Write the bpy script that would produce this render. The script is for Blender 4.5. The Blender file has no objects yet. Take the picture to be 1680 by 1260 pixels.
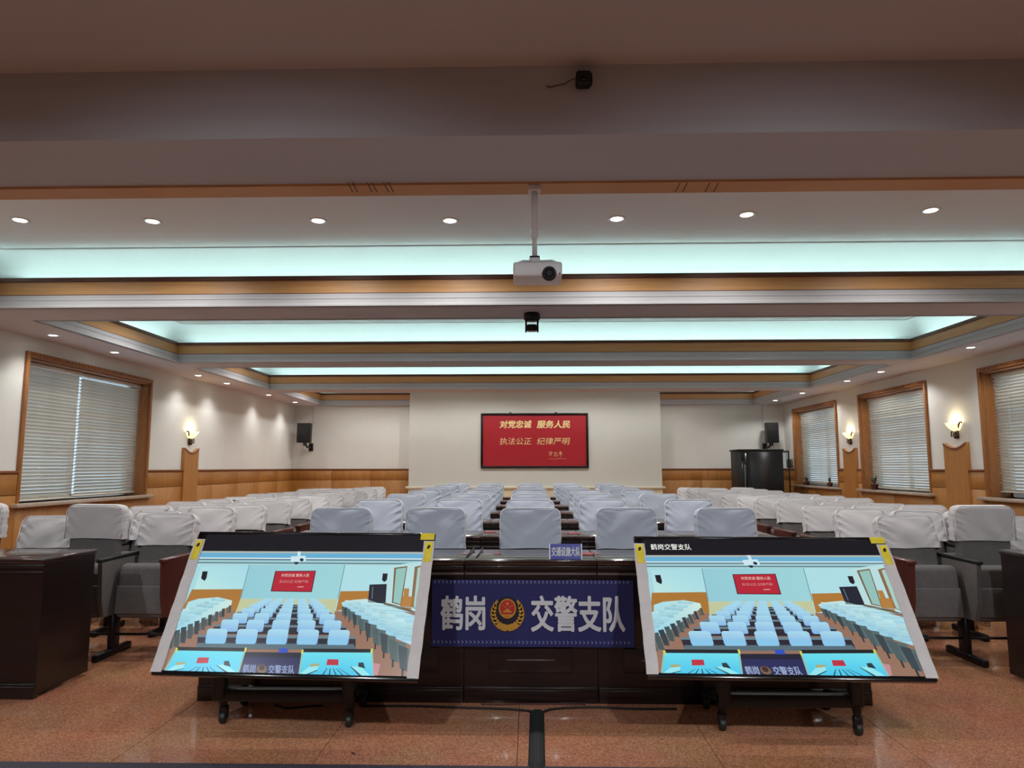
import bpy, bmesh, math, random
from math import sin, cos, tan, radians, pi, hypot, sqrt
from mathutils import Vector, Matrix, noise

random.seed(7)
scene = bpy.context.scene
COL = scene.collection

# ------------------------------------------------------------------ camera
F_PX, PITCH, YAW, ROLL, CAM_H = 1161.0, radians(6.704), radians(1.397), radians(0.053), 1.296
R0 = Vector((cos(YAW), sin(YAW), 0))
F0 = Vector((-sin(YAW), cos(YAW), 0))
FWD = F0 * cos(PITCH) + Vector((0, 0, sin(PITCH)))
UP0 = F0 * -sin(PITCH) + Vector((0, 0, cos(PITCH)))
RIGHT = R0 * cos(ROLL) - UP0 * sin(ROLL)
UP = R0 * sin(ROLL) + UP0 * cos(ROLL)
cam_data = bpy.data.cameras.new('camera')
cam_data.sensor_width = 36.0
cam_data.lens = F_PX / 1680 * 36.0
cam_data.clip_start = 0.05
cam = bpy.data.objects.new('camera', cam_data)
COL.objects.link(cam)
m3 = Matrix((RIGHT, UP, -FWD)).transposed()
cam.matrix_world = Matrix.Translation((0, 0, CAM_H)) @ m3.to_4x4()
scene.camera = cam

def ray(px, py):
    return RIGHT * ((px - 840) / F_PX) + UP * ((630 - py) / F_PX) + FWD
def on_plane(px, py, axis, val):
    d = ray(px, py); o = Vector((0, 0, CAM_H))
    return o + d * ((val - o[axis]) / d[axis])
def onX(px, py, X): return on_plane(px, py, 0, X)
def onY(px, py, Y): return on_plane(px, py, 1, Y)
def onZ(px, py, Z): return on_plane(px, py, 2, Z)

# ------------------------------------------------------------------ world, light levels, exposure
world = bpy.data.worlds.new('world'); scene.world = world
world.use_nodes = True
bg = world.node_tree.nodes['Background']
bg.inputs['Color'].default_value = (0.72, 0.88, 1.0, 1)
bg.inputs['Strength'].default_value = 1.2
scene.view_settings.view_transform = 'Standard'
scene.view_settings.look = 'None'
scene.view_settings.exposure = 0.0
scene.view_settings.gamma = 1.0
scene.view_settings.use_curve_mapping = False
P_SIDE = 21.0       # side soffit downlights (W)
P_COFFER = 56.0    # coffer downlights (W)
E_COVE = 8.0       # cove tube emission
P_SCONCE = 2.2
P_STAGE_FILL = 280.0      # added fill lamps over the stage, unseen behind the viewer

# ------------------------------------------------------------------ helpers
MATS = {}
def srgb(r, g, b):
    f = lambda c: (c / 255 / 12.92) if c / 255 <= 0.04045 else ((c / 255 + 0.055) / 1.055) ** 2.4
    return (f(r), f(g), f(b))
def mat(name, rgb, rough=0.6, metal=0.0, var=0.06, scale=6.0, bump=0.0, bscale=40.0, emit=None, estr=0.0,
        stretch=None, coat=0.0, spec=0.5, rgb2=None):
    if name in MATS: return MATS[name]
    m = bpy.data.materials.new(name); m.use_nodes = True
    nt = m.node_tree; N = nt.nodes; L = nt.links
    b = N['Principled BSDF']
    b.inputs['Roughness'].default_value = rough
    b.inputs['Metallic'].default_value = metal
    b.inputs['Coat Weight'].default_value = coat
    b.inputs['Coat Roughness'].default_value = 0.08
    b.inputs['Specular IOR Level'].default_value = spec
    tc = N.new('ShaderNodeTexCoord'); mp = N.new('ShaderNodeMapping')
    L.new(tc.outputs['Object'], mp.inputs['Vector'])
    if stretch: mp.inputs['Scale'].default_value = stretch
    nz = N.new('ShaderNodeTexNoise'); nz.inputs['Scale'].default_value = scale; nz.inputs['Detail'].default_value = 5
    L.new(mp.outputs['Vector'], nz.inputs['Vector'])
    cr = N.new('ShaderNodeValToRGB')
    a = rgb; c2 = rgb2 or tuple(min(1, x * (1 + var)) for x in rgb)
    a = tuple(x * (1 - var) for x in rgb) if rgb2 is None else rgb
    cr.color_ramp.elements[0].position = 0.3; cr.color_ramp.elements[1].position = 0.7
    cr.color_ramp.elements[0].color = (*a, 1); cr.color_ramp.elements[1].color = (*c2, 1)
    L.new(nz.outputs['Fac'], cr.inputs['Fac']); L.new(cr.outputs['Color'], b.inputs['Base Color'])
    if bump:
        n2 = N.new('ShaderNodeTexNoise'); n2.inputs['Scale'].default_value = bscale; n2.inputs['Detail'].default_value = 3
        L.new(mp.outputs['Vector'], n2.inputs['Vector'])
        bp = N.new('ShaderNodeBump'); bp.inputs['Strength'].default_value = bump; bp.inputs['Distance'].default_value = 0.01
        L.new(n2.outputs['Fac'], bp.inputs['Height']); L.new(bp.outputs['Normal'], b.inputs['Normal'])
    if emit:
        b.inputs['Emission Color'].default_value = (*emit, 1); b.inputs['Emission Strength'].default_value = estr
    MATS[name] = m
    return m

def tag(o, label=None, cat=None, group=None, kind=None):
    if label: o['label'] = label
    if cat: o['category'] = cat
    if group: o['group'] = group
    if kind: o['kind'] = kind
    return o
def link(name, mesh, parent=None, loc=None, rot=None):
    o = bpy.data.objects.new(name, mesh); COL.objects.link(o)
    if parent: o.parent = parent
    if loc is not None: o.location = loc
    if rot is not None: o.rotation_euler = rot
    return o
def empty(name, loc=(0, 0, 0), rz=0.0):
    o = bpy.data.objects.new(name, None); COL.objects.link(o)
    o.location = loc; o.rotation_euler = (0, 0, rz); o.empty_display_size = 0.1
    return o
def copy_tree(o, parent=None):
    c = o.copy(); COL.objects.link(c)
    if parent: c.parent = parent
    for ch in list(o.children): copy_tree(ch, c)
    return c
def mesh_from(name, verts, faces, m=None, smooth=False):
    me = bpy.data.meshes.new(name); me.from_pydata([tuple(v) for v in verts], [], faces); me.update()
    if m: me.materials.append(m)
    if smooth:
        for p in me.polygons: p.use_smooth = True
    return me

class MB:
    """collects boxes, prisms, tubes and lathes into one mesh"""
    def __init__(s): s.v = []; s.f = []; s.sm = []
    def add(s, vs, fs, smooth=False):
        n = len(s.v); s.v += [Vector(v) for v in vs]
        s.f += [tuple(i + n for i in f) for f in fs]; s.sm += [smooth] * len(fs)
        return s
    def box(s, x0, x1, y0, y1, z0, z1):
        return s.add([(x0,y0,z0),(x1,y0,z0),(x1,y1,z0),(x0,y1,z0),(x0,y0,z1),(x1,y0,z1),(x1,y1,z1),(x0,y1,z1)],
                     [(3,2,1,0),(4,5,6,7),(0,1,5,4),(1,2,6,5),(2,3,7,6),(3,0,4,7)])
    def rbox(s, x0, x1, y0, y1, z0, z1, r=0.01, seg=3):
        """box with all edges rounded"""
        bm = bmesh.new(); bmesh.ops.create_cube(bm, size=1)
        for v in bm.verts:
            v.co = ((x0+x1)/2 + v.co.x*(x1-x0), (y0+y1)/2 + v.co.y*(y1-y0), (z0+z1)/2 + v.co.z*(z1-z0))
        bmesh.ops.bevel(bm, geom=bm.edges[:], offset=r, segments=seg, affect='EDGES', profile=0.5)
        bm.verts.index_update()
        s.add([v.co.copy() for v in bm.verts], [tuple(v.index for v in f.verts) for f in bm.faces], True); bm.free()
        return s
    def prism(s, pts, axis, a, b):
        """polygon pts (2-D) extruded along axis from a to b"""
        def P(p, t):
            return {0: (t, p[0], p[1]), 1: (p[0], t, p[1]), 2: (p[0], p[1], t)}[axis]
        n = len(pts)
        vs = [P(p, a) for p in pts] + [P(p, b) for p in pts]
        fs = [tuple(range(n)), tuple(range(2*n-1, n-1, -1))] + [(i, i+n, (i+1) % n + n, (i+1) % n) for i in range(n)]
        return s.add(vs, fs)
    def tube(s, pts, r, n=8, cap=True):
        pts = [Vector(p) for p in pts]; rings = []; prev = None
        for i, p in enumerate(pts):
            d = (pts[min(i+1, len(pts)-1)] - pts[max(i-1, 0)]).normalized()
            if prev is None:
                a = Vector((0, 0, 1)) if abs(d.z) < 0.9 else Vector((1, 0, 0))
                u = d.cross(a).normalized()
            else:
                u = (prev - d * prev.dot(d)).normalized()
            prev = u; w = d.cross(u)
            rr = r[i] if isinstance(r, (list, tuple)) else r
            rings.append([p + (u*cos(2*pi*k/n) + w*sin(2*pi*k/n)) * rr for k in range(n)])
        vs = [v for rg in rings for v in rg]; fs = []
        for i in range(len(rings)-1):
            for k in range(n):
                fs.append((i*n+k, i*n+(k+1) % n, (i+1)*n+(k+1) % n, (i+1)*n+k))
        if cap: fs += [tuple(range(n-1, -1, -1)), tuple(range((len(rings)-1)*n, len(rings)*n))]
        return s.add(vs, fs, True)
    def lathe(s, prof, c=(0,0,0), n=24, axis=2, a0=0.0, a1=2*pi):
        """prof: (radius, height) along axis"""
        full = abs(a1-a0-2*pi) < 1e-6; m = n if full else n+1
        vs = []
        for (r, h) in prof:
            for k in range(m):
                t = a0 + (a1-a0)*k/n
                x, y = r*cos(t), r*sin(t)
                p = {2: (x, y, h), 1: (x, h, -y), 0: (h, x, y)}[axis]
                vs.append((p[0]+c[0], p[1]+c[1], p[2]+c[2]))
        fs = []
        for i in range(len(prof)-1):
            for k in range(n):
                k2 = (k+1) % m
                fs.append((i*m+k, i*m+k2, (i+1)*m+k2, (i+1)*m+k))
        return s.add(vs, fs, True)
    def mesh(s, name, m):
        me = mesh_from(name, s.v, s.f, m)
        for p, sm in zip(me.polygons, s.sm): p.use_smooth = sm
        return me
    def build(s, name, m, parent=None, loc=None, rot=None):
        return link(name, s.mesh(name, m), parent, loc, rot)

def text_mesh(name, body, w, h, m, bold=0.0, ext=0.002, shear=0.0, spacing=1.0):
    """lettering fitted into w x h, centred on the origin, in the XY plane, facing +Z"""
    c = bpy.data.curves.new(name, 'FONT'); c.body = body; c.shear = shear
    c.space_character = spacing; c.resolution_u = 3
    o = bpy.data.objects.new(name, c); COL.objects.link(o)
    dg = bpy.context.evaluated_depsgraph_get(); dg.update()
    me = bpy.data.meshes.new_from_object(o.evaluated_get(dg))
    bpy.data.objects.remove(o); bpy.data.curves.remove(c)
    xs = [v.co.x for v in me.vertices]; ys = [v.co.y for v in me.vertices]
    cx, cy = (min(xs)+max(xs))/2, (min(ys)+max(ys))/2
    sx, sy = w/(max(xs)-min(xs)), h/(max(ys)-min(ys))
    hgt = max(ys)-min(ys)
    for v in me.vertices: v.co = ((v.co.x-cx)*sx, (v.co.y-cy)*sy, 0)
    bm = bmesh.new(); bm.from_mesh(me)
    if bold:                      # heavier strokes: the glyph repeated around a small circle
        src = bm.faces[:]
        for k in range(8):
            r = bmesh.ops.duplicate(bm, geom=src)
            a = k*pi/4; d = bold*h
            bmesh.ops.translate(bm, vec=(d*cos(a), d*sin(a), 4e-5*(k+1)), verts=[g for g in r['geom'] if isinstance(g, bmesh.types.BMVert)])
    if ext:
        r = bmesh.ops.extrude_face_region(bm, geom=bm.faces[:])
        bmesh.ops.translate(bm, vec=(0, 0, ext), verts=[g for g in r['geom'] if isinstance(g, bmesh.types.BMVert)])
    bmesh.ops.recalc_face_normals(bm, faces=bm.faces[:])
    bm.to_mesh(me); bm.free()
    me.materials.clear(); me.materials.append(m); me.name = name
    return me

ORD = ['first', 'second', 'third', 'fourth', 'fifth', 'sixth', 'seventh', 'eighth', 'ninth', 'tenth', 'eleventh']

# ------------------------------------------------------------------ materials
M_WALL = mat('wall_paint', srgb(230, 231, 227), 0.75, var=0.02, scale=2, bump=0.03, bscale=120)
M_PANEL = mat('far_panel_paint', srgb(202, 205, 199), 0.7, var=0.015, scale=1.5)
M_CREAM = mat('cream_base', srgb(214, 204, 172), 0.7, var=0.03)
M_CEIL = mat('ceiling_paint', srgb(240, 244, 248), 0.8, var=0.01, scale=2)
M_SOFFIT = mat('soffit_paint', srgb(208, 200, 201), 0.8, var=0.02, scale=2)
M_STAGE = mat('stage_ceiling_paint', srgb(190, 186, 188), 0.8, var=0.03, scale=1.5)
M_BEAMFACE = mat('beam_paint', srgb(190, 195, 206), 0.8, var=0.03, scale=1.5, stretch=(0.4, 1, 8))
M_MOULD = mat('moulding_paint', srgb(190, 190, 195), 0.6, var=0.02)
M_WOOD = mat('honey_wood', srgb(168, 112, 54), 0.42, var=0.10, scale=5, stretch=(3, 3, 0.5), bump=0.04, coat=0.1,
             rgb2=srgb(182, 128, 66))
M_WOODH = mat('honey_wood_band', srgb(200, 146, 90), 0.45, scale=4, stretch=(0.5, 0.5, 10), rgb2=srgb(212, 164, 110))
M_WDARK = mat('dark_wood_lip', srgb(92, 52, 36), 0.5, var=0.1)
M_WTRIM = mat('wood_rail', srgb(132, 76, 42), 0.45, var=0.1, scale=8)
M_FRAME = mat('window_wood', srgb(158, 102, 52), 0.4, var=0.15, scale=9, stretch=(4, 4, 1), coat=0.15)
M_GAP = mat('dark_seam', srgb(70, 42, 24), 0.8)  # dark brown for panel seam backing and joint lines
M_DESK = mat('dark_desk_veneer', srgb(27, 16, 16), 0.32, var=0.2, scale=5, stretch=(0.6, 4, 4), coat=0.25)
M_DESKTOP = mat('desk_top_veneer', srgb(50, 33, 30), 0.16, var=0.15, scale=5, stretch=(0.6, 4, 4), coat=0.5)
M_DLINE = mat('desk_groove_edge', srgb(100, 90, 92), 0.3, metal=0.3)
M_ARM = mat('redbrown_wood', srgb(84, 40, 34), 0.35, var=0.15, scale=6, stretch=(3, 1, 1), coat=0.2)
M_BLACK = mat('black_plastic', srgb(13, 13, 15), 0.55, var=0.1)
M_GLOSS = mat('glossy_black', srgb(14, 14, 18), 0.18, var=0.05)
M_METAL = mat('dark_steel', srgb(38, 32, 36), 0.4, metal=0.5)
M_GREY = mat('grey_upholstery', srgb(104, 101, 100), 0.9, var=0.08, scale=30, bump=0.12, bscale=300)
M_CLOTH = mat('white_cover_cloth', srgb(208, 205, 207), 0.85, var=0.02, scale=5, bump=0.06, bscale=60)
M_CLOTHB = mat('bluish_cover_cloth', srgb(196, 204, 220), 0.85, var=0.02, scale=5, bump=0.06, bscale=60)
M_PIPE = mat('cover_piping', srgb(220, 219, 224), 0.8, var=0.02)
M_WHITEP = mat('white_plastic', srgb(226, 228, 232), 0.4, var=0.02)
M_SLAT = mat('blind_slat', srgb(226, 222, 212), 0.4, metal=0.05, var=0.05, scale=3, stretch=(1, 1, 1))
M_STONE = mat('sill_stone', srgb(176, 160, 146), 0.3, var=0.12, scale=25)
M_LAMP = mat('lamp_glow', (1, 1, 1), 0.5, emit=(1.0, 0.95, 0.86), estr=14)
M_COVE = mat('cove_tube_glow', (1, 1, 1), 0.5, emit=(0.66, 1.0, 0.92), estr=E_COVE)
M_SHADE = mat('sconce_glass', srgb(250, 240, 210), 0.4, emit=srgb(255, 226, 160), estr=1.7)
M_IRON = mat('bronze_scroll', srgb(92, 78, 58), 0.4, metal=0.6)
M_RED = mat('red_board', srgb(164, 26, 40), 0.45, var=0.04, scale=2)
M_GOLD = mat('gold_letters', srgb(244, 220, 160), 0.35, metal=0.2)
M_NAVY = mat('navy_banner', srgb(30, 32, 92), 0.7, var=0.06, scale=4)
M_BLUE = mat('blue_plate', srgb(34, 44, 150), 0.4, var=0.03)
M_WHITE = mat('white_print', srgb(206, 208, 214), 0.6, var=0.02)
M_CHEV = mat('chevron_print', srgb(120, 126, 178), 0.6, var=0.02)
M_YEL = mat('yellow_label', srgb(226, 206, 40), 0.5, var=0.03)
M_STRIP = mat('foam_strip', srgb(205, 200, 200), 0.7, var=0.05, scale=18, bump=0.2, bscale=30)
M_RUBBER = mat('black_rubber', srgb(26, 30, 30), 0.5, var=0.1, scale=20)
M_BRASS = mat('emblem_gold', srgb(206, 158, 66), 0.4, metal=0.3)
M_EMBRED = mat('emblem_red', srgb(176, 40, 36), 0.5)
M_PAPERRED = mat('red_card_paper', srgb(140, 40, 52), 0.6)
M_CARPET = mat('grey_blue_carpet', srgb(64, 60, 74), 0.95, var=0.15, scale=90, bump=0.3, bscale=300)
M_LEAF = mat('dark_leaf', srgb(58, 66, 44), 0.6, var=0.2)
M_POT = mat('dark_pot', srgb(86, 44, 40), 0.5)
M_GLASS = bpy.data.materials.new('window_glass'); M_GLASS.use_nodes = True
_b = M_GLASS.node_tree.nodes['Principled BSDF']
_b.inputs['Transmission Weight'].default_value = 1; _b.inputs['Roughness'].default_value = 0.02; _b.inputs['IOR'].default_value = 1.1
_b.inputs['Base Color'].default_value = (0.85, 0.95, 1, 1)

# polished speckled granite
M_FLOOR = bpy.data.materials.new('granite_floor'); M_FLOOR.use_nodes = True
nt = M_FLOOR.node_tree; b = nt.nodes['Principled BSDF']; b.inputs['Roughness'].default_value = 0.09
b.inputs['Specular IOR Level'].default_value = 0.6
tc = nt.nodes.new('ShaderNodeTexCoord')
vo = nt.nodes.new('ShaderNodeTexVoronoi'); vo.inputs['Scale'].default_value = 170
nz = nt.nodes.new('ShaderNodeTexNoise'); nz.inputs['Scale'].default_value = 2.2; nz.inputs['Detail'].default_value = 4
gm = nt.nodes.new('ShaderNodeNewGeometry')
for n in (vo, nz): nt.links.new(gm.outputs['Position'], n.inputs['Vector'])
cr = nt.nodes.new('ShaderNodeValToRGB')
e = cr.color_ramp.elements
e[0].position = 0.0; e[0].color = (*srgb(158, 102, 76), 1)
e[1].position = 1.0; e[1].color = (*srgb(216, 162, 128), 1)
x = e.new(0.45); x.color = (*srgb(186, 127, 96), 1)
x = e.new(0.75); x.color = (*srgb(200, 141, 108), 1)
sep = nt.nodes.new('ShaderNodeSeparateColor')
nt.links.new(vo.outputs['Color'], sep.inputs['Color']); nt.links.new(sep.outputs['Red'], cr.inputs['Fac'])
mx = nt.nodes.new('ShaderNodeMix'); mx.data_type = 'RGBA'; mx.blend_type = 'MULTIPLY'; mx.inputs['Factor'].default_value = 0.35
nt.links.new(cr.outputs['Color'], mx.inputs['A']); nt.links.new(nz.outputs['Color'], mx.inputs['B'])
nt.links.new(mx.outputs['Result'], b.inputs['Base Color'])

# ------------------------------------------------------------------ room dimensions
XL, XR, D = -5.69, 6.06, 17.0
ZS, ZR, ZST = 2.778, 3.32, 3.11
ZW = 1.262
YB = -3.0                      # wall behind the stage
CX0, CX1 = -5.02, 5.33         # coffer opening
COFFERS = [(3.69, 6.40), (6.96, 9.87), (10.37, 13.44), (13.90, 16.90)]
B0 = 3.03
Y_STAGE = onZ(0, 1253, 0).y

# ------------------------------------------------------------------ floor
floor = tag(MB().box(XL-.3, XR+.3, YB-.3, D+.3, -0.2, -0.012).build('floor', mat('floor_grout', srgb(92, 62, 48), 0.6)), kind='structure')
T = 0.9; X0 = 1.74 - 9*T
tile_cache = {}
ny0, ny1 = 3.0, 9.3
k = 0
def tile_mesh(w, h):
    key = (round(w, 4), round(h, 4))
    if key not in tile_cache:
        bm = MB(); g = 0.0012; c = 0.0015
        bm.add([(g, g, -0.012), (w-g, g, -0.012), (w-g, h-g, -0.012), (g, h-g, -0.012),
                (g, g, -c), (w-g, g, -c), (w-g, h-g, -c), (g, h-g, -c),
                (g+c, g+c, 0), (w-g-c, g+c, 0), (w-g-c, h-g-c, 0), (g+c, h-g-c, 0)],
               [(0, 1, 5, 4), (1, 2, 6, 5), (2, 3, 7, 6), (3, 0, 4, 7), (4, 5, 9, 8), (5, 6, 10, 9), (6, 7, 11, 10), (7, 4, 8, 11), (8, 9, 10, 11)])
        tile_cache[key] = bm.mesh('floor_tile', M_FLOOR)
    return tile_cache[key]
for i in range(13):
    for j in range(23):
        x, y = X0 + i*T, -3.55 + j*T
        x1, y1 = min(x+T, XR+.05), min(y+T, D+.05); xx = max(x, XL-.05)
        if x1 - xx < .02 or y1 - y < .02: continue
        link('floor_tile', tile_mesh(x1-xx, y1-y), floor, (xx, y, 0))
link('stage_edge_strip', MB().rbox(XL+.02, XR-.02, Y_STAGE-.28, Y_STAGE, 0.0, 0.012, 0.004, 1).mesh('stage_edge_strip', M_CARPET), floor)

# ------------------------------------------------------------------ walls with windows
def window_span(pxa, pxb, y, X):
    a, b = onX(pxa, y, X).y, onX(pxb, y, X).y
    return min(a, b), max(a, b)
WL = [window_span(37, 241, 700, XL)]
w3 = window_span(1338-35, 1372, 690, XR)
w2 = window_span(1413, 1521, 690, XR)
w1a = onX(1616, 690, XR).y
WR = [(w1a-2.1, w1a), w2, w3]
ZSILL, ZTOP = onX(140, 835, XL).z, onX(150, 590, XL).z
ZSILL, ZTOP = 0.90, 2.55
TH = 0.32

def wall_with_windows(name, X, sgn, wins):
    mb = MB(); a, b = sorted((X, X + sgn*TH))
    ys = [YB] + [v for w in wins for v in w] + [D + .3]
    for i in range(0, len(ys), 2): mb.box(a, b, ys[i], ys[i+1], -0.1, 3.5)
    for (y0, y1) in wins:
        mb.box(a, b, y0, y1, -0.1, ZSILL); mb.box(a, b, y0, y1, ZTOP, 3.4)
    return tag(mb.build(name, M_WALL), kind='structure')
wall_left = wall_with_windows('wall_left', XL, -1, WL)
wall_right = wall_with_windows('wall_right', XR, 1, WR)
wall_far = tag(MB().box(XL-.3, XR+.3, D, D+.3, -0.1, 3.5).build('wall_far', M_WALL), kind='structure')
wall_back = tag(MB().box(XL-.3, XR+.3, YB-.3, YB, -0.1, 3.5).build('wall_back', mat('stage_wall_paint', srgb(196, 172, 150), 0.7)), kind='structure')

# wainscot panels, each its own board, with rail and plinth
def wainscot_side(wall, X, sgn, spans, pil):
    i = -sgn
    for (y0, y1) in spans:
        n = max(1, round((y1-y0)/1.15)); w = (y1-y0)/n
        link('wainscot_backing', MB().box(*sorted((X, X+i*.012)), y0, y1, 0.0, ZW-.02).mesh('wainscot_backing', M_GAP), wall)
        link('wainscot_rail', MB().rbox(*sorted((X, X+i*.045)), y0, y1, ZW-.03, ZW, .006, 2).mesh('wainscot_rail', M_WTRIM), wall)
        link('plinth', MB().box(*sorted((X, X+i*.04)), y0, y1, 0.0, 0.1).mesh('plinth', M_WTRIM), wall)
        for k in range(n):
            for (z0, z1) in ((0.105, 0.99), (0.996, ZW-.034)):
                link('wainscot_panel', MB().rbox(*sorted((X, X+i*.028)), y0+k*w+.003, y0+(k+1)*w-.003, z0, z1, .003, 1).mesh('wainscot_panel', M_WOOD), wall)
def spans_between(wins, lo, hi):
    out = []; c = lo
    for (a, b) in sorted(wins):
        out.append((c, a-.052)); c = b+.052
    out.append((c, hi)); return out
wainscot_side(wall_left, XL, -1, spans_between(WL, 0, D), None)
wainscot_side(wall_right, XR, 1, spans_between(WR, 0, D), None)
for (y0, y1), wl in [(w, wall_left) for w in WL] + [(w, wall_right) for w in WR]:
    X, i = (XL, 1) if wl is wall_left else (XR, -1)
    link('wainscot_backing', MB().box(*sorted((X, X+i*.012)), y0-.052, y1+.052, 0.0, ZSILL-.05).mesh('wainscot_backing', M_GAP), wl)
    for k in range(2):
        w = (y1-y0+.104)/2
        link('wainscot_panel', MB().rbox(*sorted((X, X+i*.028)), y0-.052+k*w+.003, y0-.052+(k+1)*w-.003, 0.105, ZSILL-.05, .003, 1).mesh('wainscot_panel', M_WOOD), wl)

# windows: casing, reveal, panes, blinds
def window(idx, X, sgn, y0, y1, blinds, where):
    """sgn: direction out of the room"""
    root = tag(empty('window_%d' % idx, (X, (y0+y1)/2, ZSILL)), 'wood-cased window with slatted blind ' + where, kind='structure')
    off = Vector((X, (y0+y1)/2, ZSILL)); i = -sgn
    def add(name, mb, m):
        for v in mb.v: v -= off
        return mb.build(name, m, root)
    for (a, b2) in ((y0-.05, y0), (y1, y1+.05)):
        add('casing', MB().rbox(*sorted((X-sgn*0.0, X+i*.035)), a, b2, ZSILL-.02, ZTOP+.06, .006, 2), M_FRAME)
    add('casing', MB().rbox(*sorted((X, X+i*.035)), y0, y1, ZTOP, ZTOP+.06, .006, 2), M_FRAME)
    dm = MB()                # carved dentils on the head casing
    for k in range(40):
        yy = y0 + (y1-y0)*(k+.5)/40
        dm.box(*sorted((X+i*.035, X+i*.043)), yy-.014, yy+.014, ZTOP+.018, ZTOP+.042)
    tag(add('carved_bead', dm, M_FRAME), kind='stuff')
    add('jamb', MB().box(*sorted((X, X+sgn*.25)), y0, y0+.025, ZSILL, ZTOP), M_FRAME)
    add('jamb', MB().box(*sorted((X, X+sgn*.25)), y1-.025, y1, ZSILL, ZTOP), M_FRAME)
    add('head_lining', MB().box(*sorted((X, X+sgn*.25)), y0+.025, y1-.025, ZTOP-.025, ZTOP), M_FRAME)
    add('window_sill', MB().rbox(*sorted((X+i*.11, X+sgn*.25)), y0-.13, y1+.13, ZSILL-.045, ZSILL, .008, 2), M_STONE)
    gx0, gx1 = sorted((X+sgn*.25, X+sgn*.30))
    fr = MB()
    fr.box(gx0, gx1, y0, y0+.06, ZSILL, ZTOP).box(gx0, gx1, y1-.06, y1, ZSILL, ZTOP)
    fr.box(gx0, gx1, y0, y1, ZSILL, ZSILL+.06).box(gx0, gx1, y0, y1, ZTOP-.06, ZTOP)
    fr.box(gx0, gx1, (y0+y1)/2-.03, (y0+y1)/2+.03, ZSILL, ZTOP)
    add('sash_frame', fr, M_WHITEP)
    for (a, b2) in ((y0+.06, (y0+y1)/2-.03), ((y0+y1)/2+.03, y1-.06)):
        add('pane', MB().box(X+sgn*.27, X+sgn*.276, a, b2, ZSILL+.06, ZTOP-.06) if sgn > 0 else MB().box(X-.276, X-.27, a, b2, ZSILL+.06, ZTOP-.06), M_GLASS)
    # blinds hang inside the reveal
    bx = X + sgn*.13
    for bi, (a, b2, zlow, tilt) in enumerate(blinds):
        w = b2-a
        bl = empty('venetian_blind', (bx, (a+b2)/2, ZSILL))
        names = ['near half', 'far half'] if len(blinds) > 1 else ['whole']
        tag(bl, 'closed silver venetian blind, %s of the window %s' % (names[bi], where), 'blind', 'venetian blinds')
        MB().rbox(-.03, .03, -w/2, w/2, ZTOP-ZSILL-.075, ZTOP-ZSILL-.028, .005, 1).build('head_rail', M_SLAT, bl)
        prof = []
        for t in range(4):
            u = -1 + 2*t/3
            prof.append((u*.025, .0045*(1-u*u)))
        sm = MB(); vs = []; fs = []
        for s in (-w/2, w/2):
            for (px, pz) in prof: vs.append((px, s, pz))
            for (px, pz) in reversed(prof): vs.append((px, s, pz-.0012))
        for k2 in range(8): fs.append((k2, (k2+1) % 8, 8+(k2+1) % 8, 8+k2))
        sm.add(vs, fs, False)
        sme = sm.mesh('slat', M_SLAT)
        z = zlow + .03
        while z < ZTOP-ZSILL-.085:
            s = link('slat', sme, bl, (random.uniform(-.002, .002), 0, z), (0, sgn*radians(tilt+random.uniform(-4, 4)), random.uniform(-.0015, .0015)))
            z += .042
        MB().rbox(-.026, .026, -w/2, w/2, zlow, zlow+.02, .005, 1).build('bottom_rail', M_SLAT, bl)
        for t in (-.35, 0.0, .35):
            MB().box(-.0275, -.0262, t*w-.002, t*w+.002, zlow, ZTOP-ZSILL-.05).build('ladder_cord', M_WHITE, bl)
    return root
wl0, wl1 = WL[0]
gap = onX(122, 760, XL-.13).y
window(1, XL, -1, wl0, wl1, [(wl0+.03, gap-.018, .01, 50), (gap+.018, wl1-.03, .03, 49)], 'in the left wall')
for k, (a, b2) in enumerate(WR):
    window(2+k, XR, 1, a, b2, [(a+.03, b2-.03, [.06, .02, .05][k], [47, 45, 40][k])], 'in the right wall, ' + ['nearest', 'middle', 'farthest'][k])

# far wall: wainscot, ledge, proud centre panel
P0, P1 = onY(671.5, 720, D-.35).x, onY(1084.5, 720, D-.35).x
def far_wains(x0, x1):
    link('wainscot_backing', MB().box(x0, x1, D-.012, D, 0, ZW-.02).mesh('wainscot_backing', M_GAP), wall_far)
    link('wainscot_rail', MB().rbox(x0, x1, D-.045, D, ZW-.03, ZW, .006, 2).mesh('wainscot_rail', M_WTRIM), wall_far)
    n = max(1, round((x1-x0)/.95)); w = (x1-x0)/n
    for k in range(n):
        for (z0, z1) in ((.02, .99), (.996, ZW-.034)):
            link('wainscot_panel', MB().rbox(x0+k*w+.003, x0+(k+1)*w-.003, D-.028, D, z0, z1, .003, 1).mesh('wainscot_panel', M_WOOD), wall_far)
far_wains(XL, P0); far_wains(P1, XR)
ZP = onY(870, 798, D-.35).z
link('proud_panel', MB().box(P0, P1, D-.35, D, ZP, ZR+.05).mesh('proud_panel', M_PANEL), wall_far)
link('panel_ledge', MB().rbox(P0-.06, P1+.06, D-.43, D, ZP-.05, ZP, .008, 2).mesh('panel_ledge', mat('ledge_paint', srgb(220, 214, 196), 0.5)), wall_far)
link('cream_base', MB().box(P0, P1, D-.40, D, 0, ZP-.05).mesh('cream_base', M_CREAM), wall_far)

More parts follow.
